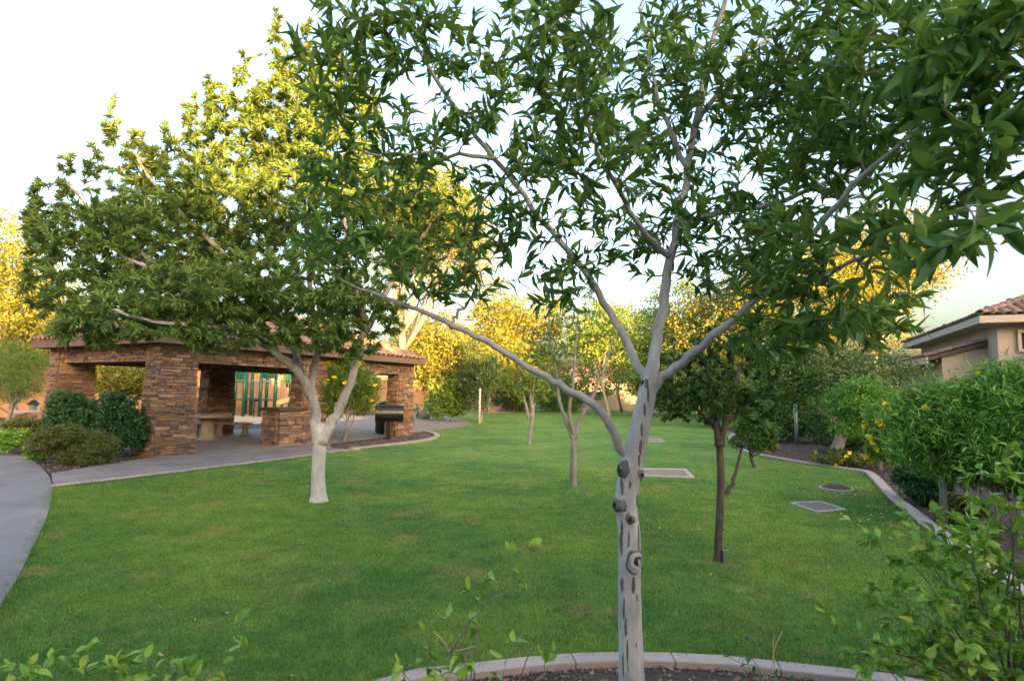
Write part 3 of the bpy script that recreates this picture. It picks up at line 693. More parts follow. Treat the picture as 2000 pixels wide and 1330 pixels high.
# ------------------------------------------------------------------ under and around the shelter
tp = G(404, 860); t = empty('picnic_table', tuple(tp), 'round cast concrete table on a flared pedestal', 'table')
MB().lathe(tp, [(0.30, 0), (0.29, 0.05), (0.20, 0.16), (0.185, 0.6), (0.26, 0.70)], 24).build('pedestal', M['table'], t, smooth=True)
MB().lathe(tp+Vector((0, 0, 0.70)), [(0.62, 0), (0.66, 0.02), (0.66, 0.09), (0.63, 0.115)], 32).build('table_top', M['table'], t)
def bench(c, dirx, label):
    d = Vector(dirx).normalized(); n = Vector((-d.y, d.x, 0)); b = empty('bench', tuple(c), label, 'bench', 'concrete benches at the table')
    m = MB(); A = []; B = []
    for i in range(9):
        k = (i/8-0.5); o = c+d*k*1.25+n*(0.22*(1-4*k*k)); A.append(o-n*0.17); B.append(o+n*0.17)
    m.prism([(p.x, p.y) for p in A+B[::-1]], 0.40, 0.475).build('seat', M['table'], b, bevel=0.015)
    for s in (-0.40, 0.40):
        k = s/1.25; MB().lathe(c+d*s+n*(0.22*(1-4*k*k)), [(0.16, 0), (0.15, 0.04), (0.105, 0.10), (0.095, 0.34), (0.13, 0.405)], 16).build('leg', M['table'], b, smooth=True)
    return b
bc = G(452, 853); bench(bc, (0.75, 0.3, 0), 'curved concrete bench on the playground side of the round table')
bench(Vector((tp.x-0.85, tp.y+0.45, 0)), (0.35, -0.9, 0), 'concrete bench mostly hidden behind the near pillar')
gp = G(758, 858); t = empty('barbecue_grill', tuple(gp), 'black barrel barbecue grill on a single steel post', 'grill')
MB().box(gp+Vector((0, 0, 0.30)), (0.13, 0.13, 0.62)).build('post', M['blacksteel'], t, bevel=0.01)
ba = np.array((0.96, 0.28, 0)); bl = 0.92
def barrel(z0, ang0, ang1, rad_, mat, name, ex=0.0):
    m = MB(); n = 11; s = np.array((-ba[1], ba[0], 0)); c = np.array(gp)+Z_*z0; vs = []
    for x in (-bl/2-ex, bl/2+ex):
        vs += [c+ba*x+s*math.cos(a)*rad_+Z_*math.sin(a)*rad_ for a in np.linspace(ang0, ang1, n)]
    fs = [(i, i+1, n+i+1, n+i) for i in range(n-1)]+[(0, n, 2*n-1, n-1), tuple(range(n))[::-1], tuple(range(n, 2*n))]
    return m.add(vs, fs).build(name, mat, t, smooth=False, bevel=0.008)
barrel(0.86, math.pi, 2*math.pi, 0.27, M['blacksteel'], 'firebox'); barrel(0.872, 0, math.pi, 0.278, M['blacksteel'], 'lid', 0.012)
MB().box(gp+Vector((0, 0, 0.605)), (0.36, 0.24, 0.03)).build('bracket', M['blacksteel'], t)
hp = np.array(gp)+np.array((ba[1], -ba[0], 0))*0.30+Z_*0.93
MB().tube([hp-ba*0.3+np.array((-.0, .05, 0)), hp-ba*0.28, hp+ba*0.28, hp+ba*0.3+np.array((0, .05, 0))], 0.012, 6).build('handle', M['railmetal'], t)
cp = G(755, 847); t = empty('trash_can', tuple(cp), 'dark green slatted litter bin with domed lid behind the grill', 'bin')
MB().lathe(cp, [(0.36, 0), (0.38, 0.05), (0.40, 0.5), (0.42, 0.98), (0.40, 1.0)], 28).build('body', M['canplastic'], t, smooth=True)
for i in range(26):
    a = 6.283*i/26; MB().box(cp+Vector((math.cos(a)*0.418, math.sin(a)*0.418, 0.52)), (0.022, 0.062, 0.9), ((math.cos(a), math.sin(a), 0), (-math.sin(a), math.cos(a), 0), (0, 0, 1))).build('slat', M['canplastic'], t)
MB().lathe(cp+Vector((0, 0, 1.005)), [(0.45, 0), (0.45, 0.05), (0.38, 0.15), (0.22, 0.23), (0.1, 0.25)], 28).build('lid', M['canplastic'], t, smooth=True)
sp = G(818, 817); t = empty('pushchair', tuple(sp), 'small wheeled pushchair half hidden by the right pillar', 'pushchair')
def wheel(c, r1, ax):
    w = MB().lathe(c-Vector(ax)*0.035, [(r1*0.62, 0), (r1*0.93, 0), (r1, 0.02), (r1, 0.05), (r1*0.93, 0.07), (r1*0.62, 0.07)], 20, ax).build('wheel', M['rubber'], t)
    MB().lathe(c-Vector(ax)*0.04, [(r1*0.5, 0), (r1*0.6, 0.0), (r1*0.6, 0.08), (r1*0.2, 0.085)], 14, ax).build('rim', M['bluegrey'], w)
for dx, dy in ((0, 0), (0.12, 0.55), (-0.75, 0.1), (-0.65, 0.6)): wheel(sp+Vector((dx, dy, 0.17)), 0.17, (0.35, -0.93, 0))
MB().tube([sp+Vector((0.05, 0.25, 0.2)), sp+Vector((-0.35, 0.3, 0.55)), sp+Vector((-0.75, 0.35, 1.0))], 0.022, 8).tube([sp+Vector((-0.7, 0.3, 0.2)), sp+Vector((-0.35, 0.3, 0.55)), sp+Vector((-0.05, 0.3, 0.72))], 0.022, 8).build('frame', M['railmetal'], t)
MB().box(sp+Vector((-0.36, 0.3, 0.56)), (0.5, 0.4, 0.16), taper=1.12).build('seat', M['bluegrey'], t, bevel=0.04)
MB().box(sp+Vector((-0.16, 0.3, 0.74)), (0.12, 0.4, 0.36), ((0.9, 0, 0.4), (0, 1, 0), (-0.4, 0, 0.9))).build('backrest', M['bluegrey'], t, bevel=0.04)

# low seat wall and pillar lamp at the left
lw = G(96, 828); t = empty('seat_wall', tuple(lw), 'low stone seat wall with pale cap behind the left shrubs', 'wall')
ld = np.array((0.93, 0.36, 0)); ln_ = np.array((-0.36, 0.93, 0)); lc = np.array(lw)+ld*0.5
MB().box(lc+Z_*0.24, (3.2, 0.34, 0.48), (ld, ln_, Z_)).build('wall_core', M['mortar'], t)
wr = np.random.default_rng(5); ws = MB(); z = 0
while z < 0.46:
    h = 0.06+0.05*wr.random(); x = -1.6
    while x < 1.6:
        l = 0.15+0.25*wr.random(); v, f = BLK[int(wr.integers(0, 6))]; c = lc+ld*(x+l/2)-ln_*(0.17+0.02*wr.random())+Z_*(z+h/2)
        ws.add(c+v[:, 0:1]*ld*(l-0.008)+v[:, 1:2]*ln_*0.08+v[:, 2:3]*Z_*(h-0.008), f); x += l
    z += h
ws.build('ledge_stones', M['stone'], t, kind='stuff')
MB().box(lc+Z_*0.53, (3.3, 0.46, 0.08), (ld, ln_, Z_)).build('cap', M['curb_pale'], t, bevel=0.012)
lp = np.array(G(62, 828)); t = empty('lantern', tuple(lp), 'dark lantern post light beside the low seat wall', 'lamp')
MB().box(lp+Z_*0.25, (0.20, 0.20, 0.5)).build('post', M['blacksteel'], t, bevel=0.01)
MB().lathe(lp+Z_*0.5, [(0.16, 0), (0.16, 0.04), (0.13, 0.06), (0.15, 0.28), (0.13, 0.3)], 6).build('lantern_glass', M['bluegrey'], t)
MB().lathe(lp+Z_*0.8, [(0.24, 0), (0.23, 0.03), (0.15, 0.12), (0.08, 0.19), (0.03, 0.21)], 12).build('cap', M['blacksteel'], t)

# garden walls behind
def garden_wall(pts, h, mat, label, name='garden_wall', th=0.2):
    t = empty(name, (pts[0][0], pts[0][1], 0), label, 'wall')
    for a, b in zip(pts, pts[1:]):
        a = np.array((a[0], a[1], 0.0)); b = np.array((b[0], b[1], 0.0)); d = b-a; L = np.linalg.norm(d); d /= L; n = np.array((-d[1], d[0], 0))
        MB().box((a+b)/2+Z_*h/2, (L, th, h), (d, n, Z_)).build('wall_panel', mat, t)
        MB().box((a+b)/2+Z_*(h+0.04), (L+0.02, th+0.12, 0.08), (d, n, Z_)).build('coping', mat, t, bevel=0.01)
        for e in (a, b): MB().box(e+Z_*(h/2+0.06), (0.42, 0.42, h+0.12), (d, n, Z_)).build('pier', mat, t, bevel=0.01)
garden_wall([(-34, 22), (-27, 27), (-19, 33), (-12.5, 44), (-6, 54), (0, 62)], 2.5, M['wall_orange'], 'orange stucco garden wall running behind the shelter')
garden_wall([(9.5, -2), (10.2, 6), (11.5, 14), (13.5, 24), (17, 40), (20, 58)], 1.9, M['stucco'], 'beige stucco garden wall behind the right bed')
garden_wall([(0, 64), (20, 60)], 1.9, M['stucco'], 'far pale stucco wall closing the end of the lawn')

# ------------------------------------------------------------------ playground
pg = G(520, 814); t = empty('play_structure', tuple(pg), 'green playground climbing frame with tan slide beyond the shelter', 'playground')
sheet('sandpit', [(-22, 31), (-13, 25.5), (-9.5, 26.5), (-8.2, 33), (-12, 40), (-20, 40)], 0.028, M['sand'])
def pp(px, dy): y = pg.y+dy; v = P(px, 780, y); return Vector((v.x, y, 0))
posts = [(458, 0.3), (476, -0.4), (491, 0.8), (508, -0.6), (537, 0.0), (480, 2.2), (520, 2.4), (566, 1.6)]
for px, dy in posts:
    b = pp(px, dy); MB().tube([b, b+Vector((0, 0, 3.05))], 0.10, 12).build('post', M['greenpaint'], t, smooth=True)
    MB().lathe(b+Vector((0, 0, 3.05)), [(0.115, 0), (0.115, 0.04), (0.05, 0.1)], 12).build('post_cap', M['greenpaint'], t)
for z in (0.98,):
    a, b = pp(470, 0.6), pp(540, 1.4); MB().box((a+b)/2+Vector((0, 0, z)), (2.4, 1.9, 0.09)).build('platform', M['greenpaint'], t, bevel=0.01)
for (xa, xb, dy, z0, z1) in ((456, 480, 0.35, 2.0, 2.9), (508, 538, -0.3, 2.25, 2.95), (556, 574, 1.7, 1.75, 2.7)):
    a, b = pp(xa, dy), pp(xb, dy); MB().box((a+b)/2+Vector((0, 0, (z0+z1)/2)), ((b-a).length, 0.05, z1-z0)).build('panel', M['greenpaint'], t, bevel=0.012)
for (xa, xb, dy) in ((540, 600, 1.5), (456, 540, 2.4)):
    a, b = pp(xa, dy), pp(xb, dy); n = int((b-a).length/0.16)
    for z in (1.05, 2.0): MB().tube([a+Vector((0, 0, z)), b+Vector((0, 0, z))], 0.025, 6).build('rail', M['railmetal'], t)
    for i in range(n+1):
        c = a.lerp(b, i/n); MB().tube([c+Vector((0, 0, 1.05)), c+Vector((0, 0, 2.0))], 0.014, 5).build('baluster', M['railmetal'], t)
a, b = pp(540, 0.4), pp(606, 0.9)
sl = MB(); vs = []
for i in range(7):
    k = i/6; c = a.lerp(b, k)+Vector((0, 0, 0.72+0.62*(k**1.2)))
    vs += [tuple(c+Vector((0, -0.38, 0.22))), tuple(c+Vector((0, -0.34, 0))), tuple(c+Vector((0, 0.34, 0))), tuple(c+Vector((0, 0.38, 0.22))), tuple(c+Vector((0, 0.42, 0.2))), tuple(c+Vector((0, 0.36, -0.06))), tuple(c+Vector((0, -0.36, -0.06))), tuple(c+Vector((0, -0.42, 0.2)))]
fs = [(i*8+j, i*8+(j+1) % 8, i*8+8+(j+1) % 8, i*8+8+j) for i in range(6) for j in range(8)]+[tuple(range(8))[::-1], tuple(48+j for j in range(8))]
sl.add(vs, fs).build('slide', M['tanplastic'], t, smooth=False)
for px in (552, 564, 576): c = pp(px, 0.7); MB().tube([c, c+Vector((0, 0, 0.9))], 0.05, 8).build('slide_support', M['greenpaint'], t)
c = pp(497, -0.9); MB().tube([c, c+Vector((0, 0, 0.9))], 0.04, 8).lathe(c+Vector((0, 0, 0.85)), [(0.05, 0), (0.2, 0.06), (0.2, 0.2), (0.05, 0.26)], 14).build('spring_seat', M['blacksteel'], t)
MB().box(pp(440, 0.8)+Vector((0, 0, 0.62)), (0.9, 0.5, 0.3), ((0.9, 0, -0.4), (0, 1, 0), (0.4, 0, 0.9))).build('chute', M['tanplastic'], t, bevel=0.05)
MB().tube([pp(452, 0.2)+Vector((0, 0, 2.1)), pp(540, -0.4)+Vector((0, 0, 2.1))], 0.03, 6).build('rail', M['railmetal'], t)
MB().box(pp(520, 5)+Vector((0, 0, 0.3)), (9, 0.25, 0.6)).build('kerb_wall', M['curb_pale'], t)

# ------------------------------------------------------------------ small fittings in the lawn
def frame_pad(px, label, fill, name='drain_grate', bars=True):
    pts = [G(*p) for p in px]; c = sum(pts, Vector())/4; t = empty(name, (c.x, c.y, 0), label, 'drain grate' if bars else 'paving pad', None)
    inn = [p.lerp(c, 0.16) for p in pts]
    for i in range(4):
        j = (i+1) % 4; MB().prism([(p.x, p.y) for p in (pts[i], pts[j], inn[j], inn[i])], -0.02, 0.036).build('frame_side', M['curb_pale' if bars else 'curb'], t, bevel=0.006)
    MB().prism([(p.x, p.y) for p in inn], -0.02, 0.022).build('plate', fill, t)
    if bars:
        for k in range(1, 12):
            a = inn[0].lerp(inn[1], k/12); b = inn[3].lerp(inn[2], k/12); d = (b-a).normalized(); L = (b-a).length
            MB().box((a+b)/2+Vector((0, 0, 0.026)), (L*0.98, 0.02, 0.012), (d, (-d.y, d.x, 0), (0, 0, 1))).build('bar', M['tan_gravel'], t)
frame_pad([(1541, 985), (1604, 982), (1653, 998), (1597, 1004)], 'pale framed square drain grate nearest in the lawn', M['patio'])
frame_pad([(1228, 917), (1340, 918), (1358, 935), (1236, 931)], 'long grey gravel pad framed in concrete behind the nearest trunk', M['tan_gravel'], 'gravel_pad', False)
frame_pad([(1255, 857), (1290, 858), (1300, 864), (1258, 863)], 'farthest small concrete framed pad in the lawn', M['tan_gravel'], 'gravel_pad', False)
rc_ = G(1633, 957); t = empty('tree_ring', tuple(rc_), 'round concrete ring filled with dark mulch in the lawn', 'tree ring')
MB().lathe(rc_, [(0.215, -0.02), (0.22, 0.045), (0.275, 0.045), (0.28, -0.02)], 36).build('ring', M['curb_pale'], t)
MB().lathe(rc_, [(0.24, 0.0), (0.23, 0.05), (0.12, 0.095), (0.02, 0.105)], 24).build('mulch', M['soil'], t, smooth=True)
def pole(px, py, top, label, r1=0.042):
    b = G(px, py); t = empty('lamp_post', tuple(b), label, 'pole')
    MB().tube([b, b+Vector((0.01, 0, 0.5)), b+Vector((-0.02, 0, top))], r1, 14).build('shaft', M['pole'], t, smooth=True)
    MB().lathe(b, [(r1*1.9, 0), (r1*1.9, 0.012), (r1*1.15, 0.02)], 14).build('base_plate', M['pole'], t)
pole(1845, 1036, 1.45, 'grey metal pole in front of the feathery right bush')
pole(1556, 872, 1.9, 'farther grey metal pole among the trees of the right bed', 0.06)
b = G(936, 829); t = empty('white_post', tuple(b), 'white post on the lawn below a dark slender tree', 'post')
MB().tube([b, b+Vector((0, 0, 1.75))], 0.055, 12).build('shaft', M['whitepost'], t, smooth=True)
MB().lathe(b+Vector((0, 0, 1.75)), [(0.09, 0), (0.09, 0.04), (0.03, 0.09)], 12).build('cap', M['whitepost'], t)
#@@TREES
# ================================================================== HOUSES
def house(name, label, K, a, b, La, Lb, eave, pitch, inset=0.45, windows=(), tiles=0, wallmat='stucco', parts=True):
    """hip roofed house: eave corner K, eaves run La along a and Lb along b"""
    a = np.array((a[0], a[1], 0.0)); a /= np.linalg.norm(a); b = np.array((b[0], b[1], 0.0)); b /= np.linalg.norm(b); K = np.array((K[0], K[1], 0.0))
    t = empty(name, tuple(K+a*La/2+b*Lb/2), label, 'house'); c = K+a*La/2+b*Lb/2
    MB().box(c+Z_*(eave-0.05)/2, (La-2*inset, Lb-2*inset, eave-0.05), (a, b, Z_)).build('wall', M[wallmat], t)
    sq = np.array((K, K+a*La, K+a*La+b*Lb, K+b*Lb)); hs = min(La, Lb)/2; rz = eave+0.16+hs*pitch
    MB().box(c+Z_*(eave-0.02), (La-0.1, Lb-0.1, 0.06), (a, b, Z_)).build('soffit', M['stucco_trim'], t)
    for i in range(4):
        p, q2 = sq[i], sq[(i+1) % 4]; d = q2-p; L = np.linalg.norm(d); d /= L; n = np.array((d[1], -d[0], 0))
        MB().box((p+q2)/2+Z_*(eave+0.06), (L+(0.06 if i % 2 else -0.065), 0.06, 0.20), (d, n, Z_)).build('fascia', M['stucco_trim'], t)
    if La > Lb: r1, r2 = c-a*(La/2-hs), c+a*(La/2-hs)
    else: r1, r2 = c-b*(Lb/2-hs), c+b*(Lb/2-hs)
    q = [s+Z_*(eave+0.165) for s in sq]+[r1+Z_*rz, r2+Z_*rz]
    f = [(0, 1, 5, 4), (1, 2, 5), (2, 3, 4, 5), (3, 0, 4)] if La > Lb else [(0, 1, 4), (1, 2, 5, 4), (2, 3, 5), (3, 0, 4, 5)]
    MB().add(q, f).build('roof', M['tile'] if tiles == 0 else M['deck'], t)
    if tiles:
        ac = MB(); r = np.random.default_rng(77); ct = [tiles]; E = Z_*(eave+0.165)
        lay_tiles(t, sq[0]+E, a, b, pitch, La, hs, lambda s: (s, La-s), ac, ct, r, 4, 0.25)
        lay_tiles(t, sq[3]+E, -b, a, pitch, Lb, hs, lambda s: (s, Lb-s), ac, ct, r, 4, 0.25)
        lay_tiles(t, sq[1]+E, b, -a, pitch, Lb, hs, lambda s: (s, Lb-s), ac, [0], r, 4, 0.25)
        lay_tiles(t, sq[2]+E, -a, -b, pitch, La, hs, lambda s: (s, La-s), ac, [0], r, 4, 0.25)
        ridge_tiles(ac, q[0], q[4]); ridge_tiles(ac, q[1], q[4] if La <= Lb else q[5]); ridge_tiles(ac, q[4], q[5]); ridge_tiles(ac, q[2], q[5]); ridge_tiles(ac, q[3], q[5] if La <= Lb else q[4])
        ac.build('roof_tiles', M['tile'], t, smooth=True, kind='stuff')
    for (side, s, z, w, h) in windows:
        if side == 'a0': p = K+a*s+b*inset; al, n = a, -b
        else: p = K+b*s+a*inset; al, n = b, -a
        o = MB()
        for dz in (-1, 1): o.box(p+n*0.03+Z_*(z+dz*(h/2+0.04)), (w+0.16, 0.10, 0.08), (al, n, Z_))
        for dx in (-1, 1): o.box(p+n*0.03+al*dx*(w/2+0.04)+Z_*z, (0.08, 0.096, h), (al, n, Z_))
        wn = o.build('window', M['stucco_trim'], t); MB().box(p+n*0.012+Z_*z, (w, 0.02, h), (al, n, Z_)).build('pane', M['glass'], wn)
    return t
# neighbour on the right
hk = P(1915, 621, 15.5); HK = np.array((hk.x, hk.y, 0)); ha = np.array((0.40, 0.92, 0)); ha /= np.linalg.norm(ha); hb = np.array((0.985, -0.17, 0)); hb = np.array((ha[1], -ha[0], 0))
th = house('neighbour_house', 'beige stucco house with tile roof above the right bushes', HK, ha, hb, 9.0, 9.0, hk.z-0.1, 0.40, 0.5, [('b0', 1.15, hk.z-0.62, 0.28, 0.45), ('a0', 5, hk.z-0.8, 0.9, 0.6)], 230)
# its lower lean-to and porch roofs
def lean_to(t, p0, along, out, L, D, z, pitch, mat_wall=True):
    """single slope roof against a wall; p0 on the wall line"""
    p0 = np.array((p0[0], p0[1], 0.0)); e = p0+out*D; zt = z+0.16+D*pitch
    if mat_wall:
        sec = [(-0.05, 0), (D-0.4, 0), (D-0.4, z+0.02+0.4*pitch), (-0.05, zt-0.13)]; vs = [p0+along*s_+out*o_+Z_*z_ for s_ in (0.15, L-0.15) for o_, z_ in sec]
        MB().add(vs, [(0, 1, 2, 3), (7, 6, 5, 4), (0, 4, 5, 1), (1, 5, 6, 2), (2, 6, 7, 3), (3, 7, 4, 0)]).build('wing_wall', M['stucco'], t)
    MB().box(e+along*L/2+Z_*(z+0.05), (L, 0.06, 0.20), (along, out, Z_)).build('fascia', M['stucco_trim'], t)
    MB().add([e+Z_*(z+0.15), e+along*L+Z_*(z+0.15), p0+along*L+Z_*zt, p0+Z_*zt, e+Z_*(z+0.03), e+along*L+Z_*(z+0.03), p0+along*L+Z_*(zt-0.12), p0+Z_*(zt-0.12)], [(0, 1, 2, 3), (7, 6, 5, 4), (0, 3, 7, 4), (1, 5, 6, 2), (0, 4, 5, 1)]).build('lower_roof', M['deck'], t)
    ac = MB(); lay_tiles(t, e+Z_*(z+0.155), along, -out, pitch, L, D, lambda s: (0, L), ac, [0], np.random.default_rng(8), 3, 0.25); ac.build('roof_tiles', M['tile'], t, smooth=True, kind='stuff')
lean_to(th, HK+ha*1.2+hb*0.5, ha, -hb, 7.2, 1.5, hk.z-1.15, 0.3)
lean_to(th, HK+ha*0.5+hb*1.6, hb, -ha, 6.5, 1.9, hk.z-1.35, 0.34, False)
# far houses beyond the lawn
house('far_house', 'distant grey roofed house behind the golden trees', (-26, 66), (1, 0.1), (-0.1, 1), 16, 10, 3.3, 0.4, 0.4, [('a0', 4, 1.9, 1.4, 1.1), ('a0', 9, 1.9, 1.4, 1.1), ('a0', 13, 1.9, 1.0, 1.1)])
house('far_house', 'distant pale house beyond the end of the lawn', (4, 74), (1, -0.08), (0.08, 1), 18, 11, 3.6, 0.35, 0.4, [('a0', 4, 1.9, 1.4, 1.1), ('a0', 9, 1.9, 1.4, 1.1), ('a0', 14, 1.9, 1.4, 1.1)])
# unseen houses added behind the viewer to keep the lawn in evening shade
house('shading_house', 'two storey stucco house at the viewer\'s back', (-10, -22), (1, 0), (0, 1), 36, 13, 6.0, 0.16, 0.5, [('a0', 6, 4.6, 1.4, 1.2), ('a0', 14, 4.6, 1.4, 1.2)])
house('shading_house', 'unseen tall stucco house, added for shade, behind the viewer to the right', (23, -23), (1, 0.05), (-0.05, 1), 26, 14, 9.0, 0.2, 0.5, [('a0', 6, 4.6, 1.4, 1.2)])

# ================================================================== NEAREST TREE
Y0 = 2.9
mt = empty('ash_tree', tuple(G(1232, 1372)), 'nearest tree, pale trunk with eye shaped knots, standing in the gravel bed', 'tree')
gm = Grower(5)
k0 = ppm(Y0)
trunk_px = [(1234, 1376), (1231, 1250), (1229, 1120), (1229, 1040), (1224, 985), (1232, 915), (1246, 850), (1260, 785), (1269, 742), (1276, 700)]
tr_r = [25, 22, 21, 20.5, 20.5, 21.5, 19.5, 17.5, 16, 9]
tpts = smooth_line([P(x, y, Y0) for x, y in trunk_px], 14)
trr = np.interp(np.linspace(0, 9, len(tpts)), range(10), tr_r)*k0
TZ = np.array([p.z for p in tpts]); TX = np.array([p.x for p in tpts]); TY = np.array([p.y for p in tpts])
KNOTS = [(1237, 1091, 17, 0.46, 5), (1214, 914, 14, 0.42, 8), (1206, 984, 13, 0.5, 9), (1227, 1009, 9, 0.5, 4), (1249, 926, 10, 0.35, 5), (1256, 748, 9, 0.4, 2)]
def on_trunk(px, py, raw=False):
    p = P(px, py, Y0); cx, cy, r = np.interp(p.z, TZ, TX), np.interp(p.z, TZ, TY), np.interp(p.z, TZ, trr)
    dx = max(-0.985, min(0.985, (p.x-cx)/r)); n = Vector((dx, -math.sqrt(1-dx*dx), 0)).normalized(); s = Vector((cx, cy, p.z))+n*r
    return (s, n) if raw else (s+n*float(bulge(np.array(s)[None])[0]), n)
KC = [(np.array(on_trunk(x, y, True)[0]), s*k0, h*k0) for x, y, s, d_, h in KNOTS]
def bulge(v):
    o = np.zeros(len(v))
    for c, s, h in KC: o += h*np.exp(-np.sum((v-c)**2, axis=1)/(1.1*s*s))
    return o
tm = MB().tube(tpts, trr, 30); v = tm.v[0]; cx, cy = np.interp(v[:, 2], TZ, TX), np.interp(v[:, 2], TZ, TY)
nv = np.stack([v[:, 0]-cx, v[:, 1]-cy, np.zeros(len(v))], 1); nv /= np.linalg.norm(nv, axis=1)[:, None]+1e-9
ang = np.arctan2(nv[:, 1], nv[:, 0]); tm.v[0] = v+nv*(bulge(v)+k0*(0.55*np.sin(3*ang+v[:, 2]*5)+0.4*np.sin(7*ang+v[:, 2]*11)+0.3*np.sin(v[:, 2]*37+ang)))[:, None]
trunk = tm.build('trunk', M['bark_pale'], mt, smooth=True)
def L_(pts, r0, r1, **kw): return gm.limb([P(x, y, Y0+d) for x, y, d in pts], r0*k0*0.72, r1*k0*0.55, **kw)
L_([(1232, 905, 0), (1212, 872, -0.02), (1172, 800, -0.05), (1105, 757, -0.06), (1040, 722, -0.08), (930, 655, -0.12), (860, 622, -0.15), (800, 598, -0.15), (720, 570, -0.12), (640, 535, -0.1)], 14, 5, wob=0.005, start=0.6)
L_([(1268, 752, 0), (1245, 712, 0.06), (1205, 630, 0.12), (1140, 530, 0.2), (1060, 430, 0.22), (965, 310, 0.15), (880, 200, 0.0), (815, 90, -0.1), (760, -40, -0.2)], 14, 5, wob=0.005, start=0.3)
L_([(1269, 752, 0), (1277, 700, 0.02), (1295, 600, 0.08), (1312, 490, 0.15), (1335, 380, 0.22), (1357, 250, 0.25), (1384, 110, 0.25), (1430, -40, 0.2), (1480, -200, 0.2)], 18, 7, wob=0.005, start=0.25)
L_([(1266, 765, 0), (1290, 742, 0.0), (1345, 698, -0.1), (1412, 640, -0.25), (1500, 565, -0.45), (1580, 470, -0.65), (1690, 340, -0.9), (1800, 250, -1.1), (1900, 150, -1.3)], 16, 2.5, wob=0.005, start=0.35)
L_([(1311, 505, 0.14), (1255, 450, 0.0), (1195, 350, -0.25), (1155, 260, -0.45), (1137, 110, -0.6), (1140, -30, -0.7)], 9, 4, wob=0.005, start=0.2)
L_([(1330, 440, 0.16), (1420, 410, 0.1), (1530, 392, 0.0), (1700, 318, -0.2), (1830, 262, -0.45), (1960, 200, -0.8)], 11, 2.5, wob=0.005, start=0.2)
L_([(1345, 330, 0.2), (1290, 200, 0.3), (1260, 60, 0.35), (1250, -60, 0.3)], 8, 4, start=0.2)
L_([(1357, 250, 0.25), (1450, 120, 0.2), (1560, 10, 0.1), (1680, -90, -0.1)], 8, 4, start=0.2)
L_([(1500, 565, -0.45), (1600, 540, -0.8), (1720, 500, -1.2), (1830, 440, -1.55), (1900, 400, -1.75)], 6, 1.2, start=0.15)
L_([(965, 310, 0.15), (850, 300, 0.0), (740, 300, -0.1), (650, 270, -0.15)], 6, 3, start=0.2)
L_([(880, 640, -0.13), (905, 600, -0.05), (935, 565, -0.02), (945, 510, 0)], 5, 2.5, start=0.3)
gm.wood('branches', M['bark_pale'], mt, 8)
Z = zone
gm.grow([z_[:4]+(int(z_[4]*3.9),)+z_[5:] for z_ in [Z(1050, 60, 3.0, 90, 90, .4, 10), Z(1060, 260, 3.1, 90, 90, .4, 9), Z(1280, 420, 3.2, 90, 90, .3, 8), Z(1340, 60, 3.3, 100, 100, .4, 14), Z(1010, 330, 3.1, 70, 70, .3, 5), Z(680, 120, 2.6, 120, 130, .25, 26), Z(640, 330, 2.75, 60, 70, .25, 7), Z(820, 60, 2.7, 120, 90, .3, 17), Z(800, 320, 2.8, 130, 100, .35, 20),
 Z(690, 470, 2.75, 130, 80, .25, 17), Z(860, 540, 2.75, 120, 60, .25, 12), Z(950, 190, 2.9, 110, 120, .35, 14), Z(980, 430, 3.0, 110, 90, .35, 16),
 Z(1120, 110, 2.1, 110, 110, .3, 17, k=1.0), Z(1170, 300, 2.35, 120, 90, .35, 14), Z(1090, 545, 3.0, 80, 60, .3, 7), Z(1240, 180, 3.15, 130, 170, .45, 30),
 Z(1430, 270, 3.1, 150, 190, .45, 42), Z(1570, 110, 2.7, 200, 130, .5, 44), Z(1740, 170, 2.0, 190, 150, .45, 46), Z(1920, 110, 1.45, 130, 150, .25, 34),
 Z(1910, 320, 1.45, 110, 70, .22, 14), Z(1540, 500, 2.1, 120, 100, .3, 20), Z(1640, 590, 2.0, 90, 60, .3, 9), Z(1420, 470, 2.9, 130, 110, .35, 19),
 Z(1790, 450, 1.4, 110, 50, .2, 6), Z(1880, 470, 1.2, 70, 40, .1, 3), Z(1180, 450, 3.1, 110, 100, .3, 12), Z(1560, 650, 2.4, 130, 45, .3, 11), Z(1700, 620, 2.6, 80, 50, .3, 8), Z(1640, 330, 2.5, 130, 100, .4, 22),
 Z(700, -120, 2.7, 200, 110, .3, 14), Z(1100, -160, 2.9, 200, 140, .5, 22), Z(1500, -180, 2.8, 250, 160, .5, 30), Z(1850, -120, 2.0, 200, 120, .4, 20)]], bend=0.3, rmax=0.011, up=0.06)
gm.twig_mesh(M['twig'], mt, 5)
pos, d, nn, ln, wd = gm.leaves(12, 0.045, 0.115, 0.27, spread=0.9, droop=0.08, upw=0.6, span=0.75, maxspan=0.45)
sx, sy, sz = screen(pos); show = np.where((sx > -20) & (sx < 2020) & (sy > -20), ln/sz, 0); order = np.argsort(-show)
leaf_objects(pos[order[:300]], d[order[:300]], nn[order[:300]], ln[order[:300]], wd[order[:300]]*1.12, M['leaf_main'], mt)
rest = order[300:]; leaf_mesh('foliage', pos[rest], d[rest], nn[rest], ln[rest], wd[rest], M['leaf_main'], mt, 1)
